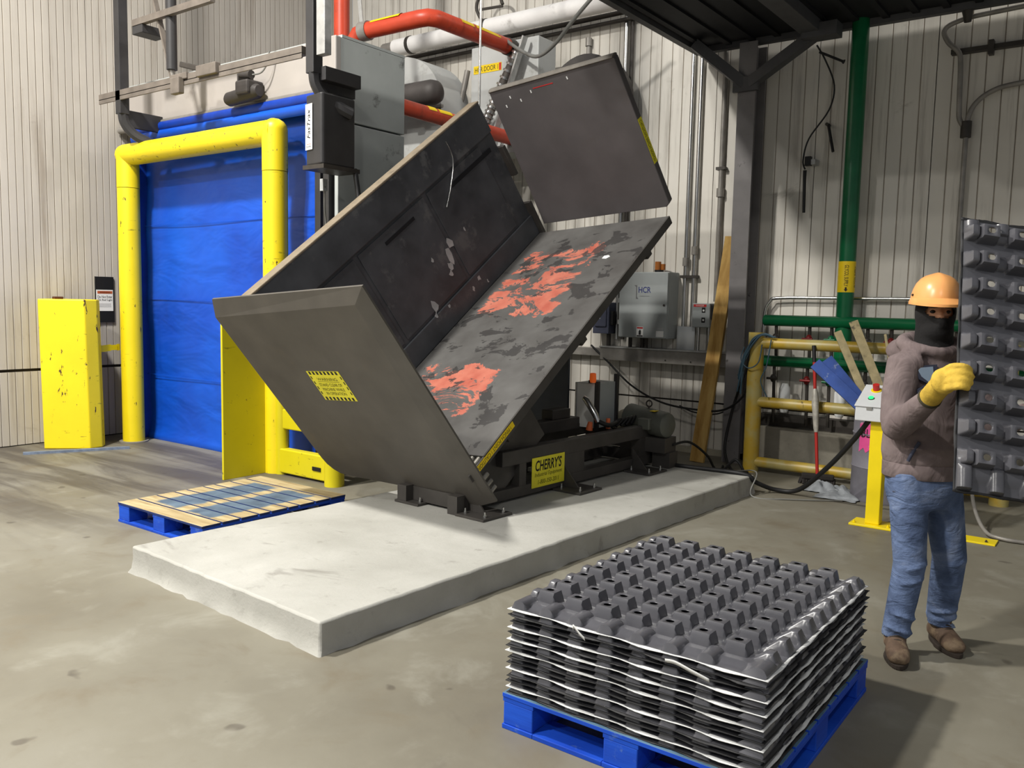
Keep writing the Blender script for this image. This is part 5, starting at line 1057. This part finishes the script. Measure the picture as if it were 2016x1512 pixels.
# hard hat
b = MB(); n = 36; vs = []; fs = []; hz = Hc + V((0, 0, 0.062)); prof = [(0.0, 1.0), (0.12, 0.995), (0.28, 0.975), (0.46, 0.92), (0.64, 0.81), (0.80, 0.63), (0.91, 0.40), (0.975, 0.17), (1.0, 0.0), (1.0, -0.12)]
for r, z in prof:
    for k_ in range(n):
        a = 2 * math.pi * k_ / n; x, y = math.cos(a), math.sin(a); rid = 0.006 * math.exp(-(x * r / 0.16) ** 2) * (1 - r) ** 0.3
        vs.append(hz + hs * (0.108 * r * x) + hd * (0.133 * r * y) + V((0, 0, 0.118 * z + rid)))
for i in range(len(prof) - 1):
    for k_ in range(n): a, c2 = i * n + k_, i * n + (k_ + 1) % n; fs.append((a, c2, c2 + n, a + n))
hat = part('hard_hat', b.add(vs, fs), 'helmet_orange', pe, smooth=70, fix=True); sd = hat.modifiers.new('thick', 'SOLIDIFY'); sd.thickness = 0.004; sd.offset = -1
b = MB(); vs = []; fs = []
for k_ in range(n):
    a = 2 * math.pi * k_ / n; x, y = math.cos(a), math.sin(a); ex = 0.006 + 0.046 * max(0, y) ** 1.6; dz = -0.010 - 0.012 * max(0, y) ** 2
    for rr, zz in ((0.99, 0.006), (1.0, -0.016)): vs.append(hz + hs * (0.108 * rr * x) + hd * (0.133 * rr * y) + V((0, 0, zz)))
    vs.append(hz + hs * (0.108 * x + ex * x) + hd * (0.133 * y + ex * y) + V((0, 0, dz - 0.012))); vs.append(hz + hs * (0.108 * x + ex * x) + hd * (0.133 * y + ex * y) + V((0, 0, dz)))
for k_ in range(n):
    a, c2 = 4 * k_, 4 * ((k_ + 1) % n)
    for q in range(4): fs.append((a + q, a + (q + 1) % 4, c2 + (q + 1) % 4, c2 + q))
part('brim', b.add(vs, fs), 'helmet_orange', hat, smooth=50)
part('rivet', MB().ell(hz + hs * -0.106 + hd * 0.02 + V((0, 0, 0.02)), (0.006, 0.006, 0.006), None, 8), 'brow_dark', hat)
# hoodie
b = MB()
b.loft([P(-0.01, 0.0, 0.90), P(-0.01, 0, 0.96), P(-0.015, 0.005, 1.08), P(-0.01, 0.005, 1.22), P(-0.0, 0.0, 1.33), P(0.0, -0.01, 1.40), P(0.005, -0.02, 1.46)], [(0.125, 0.168), (0.135, 0.18), (0.13, 0.172), (0.13, 0.175), (0.118, 0.178), (0.095, 0.14), (0.075, 0.09)], 28, up=bd)
b.loft([shR + LX * 0.06 + V((0, 0, 0.015)), shR, (shR * 0.5 + elR * 0.5) - LX * 0.006, elR + V((0, 0, 0.02)), elR + V((0, 0, -0.012))], [0.072, 0.08, 0.074, 0.068, 0.05], 16)
b.loft([elR + V((0, 0, -0.005)), (elR * 0.6 + wrist * 0.4) + V((0, 0, -0.008)), elR * 0.2 + wrist * 0.8, wrist, wrist + (gl - wrist) * 0.25], [0.066, 0.062, 0.052, 0.048, 0.046], 16); b.ell(elR, (0.062, 0.062, 0.058))
b.loft([shL - LX * 0.06 + V((0, 0, 0.015)), shL, (shL + elL) / 2, elL], [0.07, 0.078, 0.07, 0.064], 16); b.loft([elL, (elL + wrL) / 2, wrL], [0.064, 0.056, 0.045], 16); b.ell(elL, (0.062, 0.062, 0.06))
for i in range(22):                                             # hood rolled round the neck
    a = 2 * math.pi * i / 22; rr = 1.0; q = P(0.0, -0.01, 1.435) + bs * (0.115 * math.cos(a)) + bd * (0.098 * math.sin(a)) + V((0, 0, 0.022 - 0.03 * math.sin(a))); b.ell(q, (0.038, 0.038, 0.032), None, 10)
b.ell(P(-0.04, -0.10, 1.42), (0.12, 0.07, 0.07))
for lat, tow, z, rx, rz in ((-0.06, 0.10, 1.05, 0.11, 0.014), (-0.02, 0.115, 0.99, 0.12, 0.012), (0.03, 0.11, 1.10, 0.10, 0.012)): b.ell(P(lat, tow, z), (rx, 0.03, rz), Matrix((LX, TC, V((0, 0, 1)))).transposed())
remesh('hoodie', b, 'fleece', pe, 0.0105, 5)
hem = MB().loft([P(-0.012, 0.0, 0.835), P(-0.012, 0.0, 0.84), P(-0.01, 0, 0.905), P(-0.01, 0, 0.915)], [(0.112, 0.158), (0.122, 0.168), (0.126, 0.171), (0.115, 0.16)], 32, up=bd); part('hem_band', hem, 'fleece', pe, smooth=60)
# chest logo (flat print curved on the chest)
def chest(lat, z): 
    y = 0.13 * math.sqrt(max(0.02, 1 - ((lat + 0.0) / 0.19) ** 2)); return P(lat, 0.03 + y, z)
Fch = frame(P(-0.078, 0.126, 1.305), LX, V((0, 0, 1)) + TC * -0.1)
b = MB().prism([(-0.052, 0.058), (0.05, 0.068), (0.048, -0.01), (0.012, -0.02), (-0.03, 0.0)], (0, 0, -0.012), (1, 0, 0), (0, 1, 0), 0.02); part('logo_outline', b, 'logo_navy', pe, F=Fch)
b = MB().prism([(-0.042, 0.05), (0.03, 0.058), (0.034, 0.012), (0.012, -0.012), (-0.02, 0.012)], (0, 0, -0.011), (1, 0, 0), (0, 1, 0), 0.021); part('logo_mark', b, 'logo_blue', pe, F=Fch)
b = MB().prism([(-0.03, -0.09), (0.03, -0.09), (0.05, -0.03), (0.01, -0.022), (-0.035, -0.045)], (0, 0, -0.012), (1, 0, 0), (0, 1, 0), 0.021); part('logo_mark', b, 'logo_navy', pe, F=Fch)
# pocket seam
b = MB().tube([P(-0.085, 0.128, 1.02), P(-0.115, 0.120, 0.96), P(-0.125, 0.116, 0.93)], 0.008, 8, 6); part('pocket_seam', b, 'logo_navy', pe, smooth=60)
# jeans
b = MB(); b.loft([P(-0.005, 0, 0.70), P(0.0, 0, 0.78), P(-0.005, 0, 0.88)], [(0.105, 0.14), (0.12, 0.165), (0.112, 0.155)], 24, up=bd)
b.loft([hipR + V((0, 0, 0.02)), hipR * 0.5 + knR * 0.5, knR, knR * 0.5 + anR * 0.5, anR + V((0, 0, 0.03)), anR + V((0, 0, 0.0))], [0.088, 0.082, 0.072, 0.066, 0.060, 0.064], 18)
b.loft([hipL + V((0, 0, 0.02)), hipL * 0.5 + knL * 0.5, knL, knL * 0.5 + anL * 0.5, anL + V((0, 0, 0.05)), anL + V((0, 0, 0.02))], [0.09, 0.085, 0.076, 0.072, 0.066, 0.068], 18)
rs = random.Random(2)
for k_, a_, zs in ((knR, anR, (0.0, 0.07, 0.24, 0.31)), (knL, anL, (0.02, 0.27, 0.31, 0.35))):
    for dz in zs:
        u = dz / max(0.01, (k_ - a_).z); c = k_ + (a_ - k_) * u; b.ell(c + TC * 0.012, (0.078 - 0.01 * u, 0.075, 0.014), Matrix.Rotation(rs.uniform(-0.3, 0.3), 3, TC) @ Matrix.Identity(3), 14)
remesh('jeans', b, 'denim', pe, 0.0105, 4)
part('waistband_pocket', MB().tube([P(-0.10, 0.10, 0.80), P(-0.13, 0.085, 0.78), P(-0.155, 0.05, 0.775)], 0.004), 'logo_navy', pe, smooth=60)
# boots
for a_, d in ((anR, (TC * 0.95 + LX * -0.30).normalized()), (anL, (TC * 0.99 + LX * -0.02).normalized())):
    base = V((a_.x, a_.y, 0)); sd_ = V((0, 0, 1)).cross(d); z = lambda v: V((0, 0, v)); b = MB()
    b.loft([a_ + z(0.03), a_ + z(-0.02), base + d * 0.0 + z(0.05)], [(0.056, 0.052), (0.054, 0.05), (0.056, 0.052)], 16, up=d)
    b.loft([base - d * 0.075 + z(0.05), base - d * 0.05 + z(0.055), base + d * 0.05 + z(0.062), base + d * 0.11 + z(0.05), base + d * 0.165 + z(0.043), base + d * 0.19 + z(0.036)], [(0.025, 0.028), (0.045, 0.043), (0.05, 0.047), (0.042, 0.053), (0.034, 0.050), (0.016, 0.03)], 18, up=(0, 0, 1))
    bt = remesh('boot', b, 'boot_leather', pe, 0.0095, 4)
    pl_ = []
    for i in range(24):
        a = 2 * math.pi * i / 24; u = math.cos(a); pl_.append((0.06 + 0.142 * u, (0.053 if u > -0.1 else 0.045) * math.sin(a)))
    b = MB().prism(pl_, base + z(0.001), d, sd_, 0.022); part('sole', b, 'boot_sole', bt, bevel=0.004)
    for i in range(3): part('lace', MB().tube([base + d * (0.055 + 0.02 * i) + sd_ * -0.03 + z(0.098 - 0.010 * i), base + d * (0.065 + 0.02 * i) + z(0.112 - 0.012 * i), base + d * (0.055 + 0.02 * i) + sd_ * 0.03 + z(0.098 - 0.010 * i)], 0.004, 6, 4), 'boot_sole', bt, smooth=60)
# gloves: right hand closed on the sheet's edge
edge = Fh @ V((0.0, 0.43, 0.0)); eu, ev, ew = Fh.col[0].to_3d(), Fh.col[1].to_3d(), Fh.col[2].to_3d()
gl = Fh @ V((-0.045, 0.43, -0.005)); b = MB(); hv = (gl - wrist).normalized()
b.loft([wrist + hv * 0.03, wrist + hv * 0.05, gl * 0.7 + wrist * 0.3, gl], [0.046, 0.044, 0.044, 0.042], 16)
b.ell(gl, (0.052, 0.038, 0.055), Matrix((eu, ew, ev)).transposed())
for k_, (dv, ln) in enumerate(((0.045, 0.9), (0.017, 1.0), (-0.012, 0.95), (-0.038, 0.8))):   # four fingers over the front
    q = [gl + ev * dv + ew * 0.012, gl + ev * dv * 1.05 + ew * 0.052 + eu * 0.004, gl + ev * dv + ew * 0.078 + eu * 0.034 * ln, gl + ev * dv * 0.95 + ew * 0.070 + eu * 0.066 * ln, gl + ev * dv * 0.9 + ew * 0.056 + eu * 0.082 * ln]
    b.loft(smooth_path(q, 4), [0.0145] * 13 + [0.0125] * 4, 10)
    b.ell(q[-1], (0.012, 0.012, 0.012), None, 10)
th = [gl + ev * 0.03 - ew * 0.01 + eu * 0.01, gl + ev * 0.062 - ew * 0.018 + eu * 0.035, gl + ev * 0.07 - ew * 0.022 + eu * 0.066, gl + ev * 0.062 - ew * 0.022 + eu * 0.09]
b.loft(smooth_path(th, 4), 0.0145, 10); b.ell(th[-1], (0.014, 0.014, 0.014), None, 10)
remesh('glove', b, 'glove_yellow', pe, 0.0065, 3)
part('cuff', MB().loft([wrist + hv * 0.028, wrist + hv * 0.042], [0.049, 0.047], 16), 'glove_dark', pe, smooth=50)
# left glove flat behind the sheet
gL = wrL + TC * 0.05 + V((0, 0, 0.01)); b = MB(); b.loft([wrL - TC * 0.02, wrL + TC * 0.03], [0.048, 0.045], 14); b.ell(gL, (0.05, 0.04, 0.05))
for dv in (0.036, 0.012, -0.012, -0.036): b.loft([gL + V((0, 0, dv)), gL + V((0, 0, dv)) + LX * 0.05 + TC * 0.01, gL + V((0, 0, dv)) + LX * 0.085], [0.014, 0.0135, 0.012], 10)
b.loft([gL + V((0, 0, 0.03)), gL + V((0, 0, 0.075)) - LX * 0.01, gL + V((0, 0, 0.1)) + LX * 0.01], [0.015, 0.014, 0.012], 10)
remesh('glove', b, 'glove_yellow', pe, 0.0068, 3)
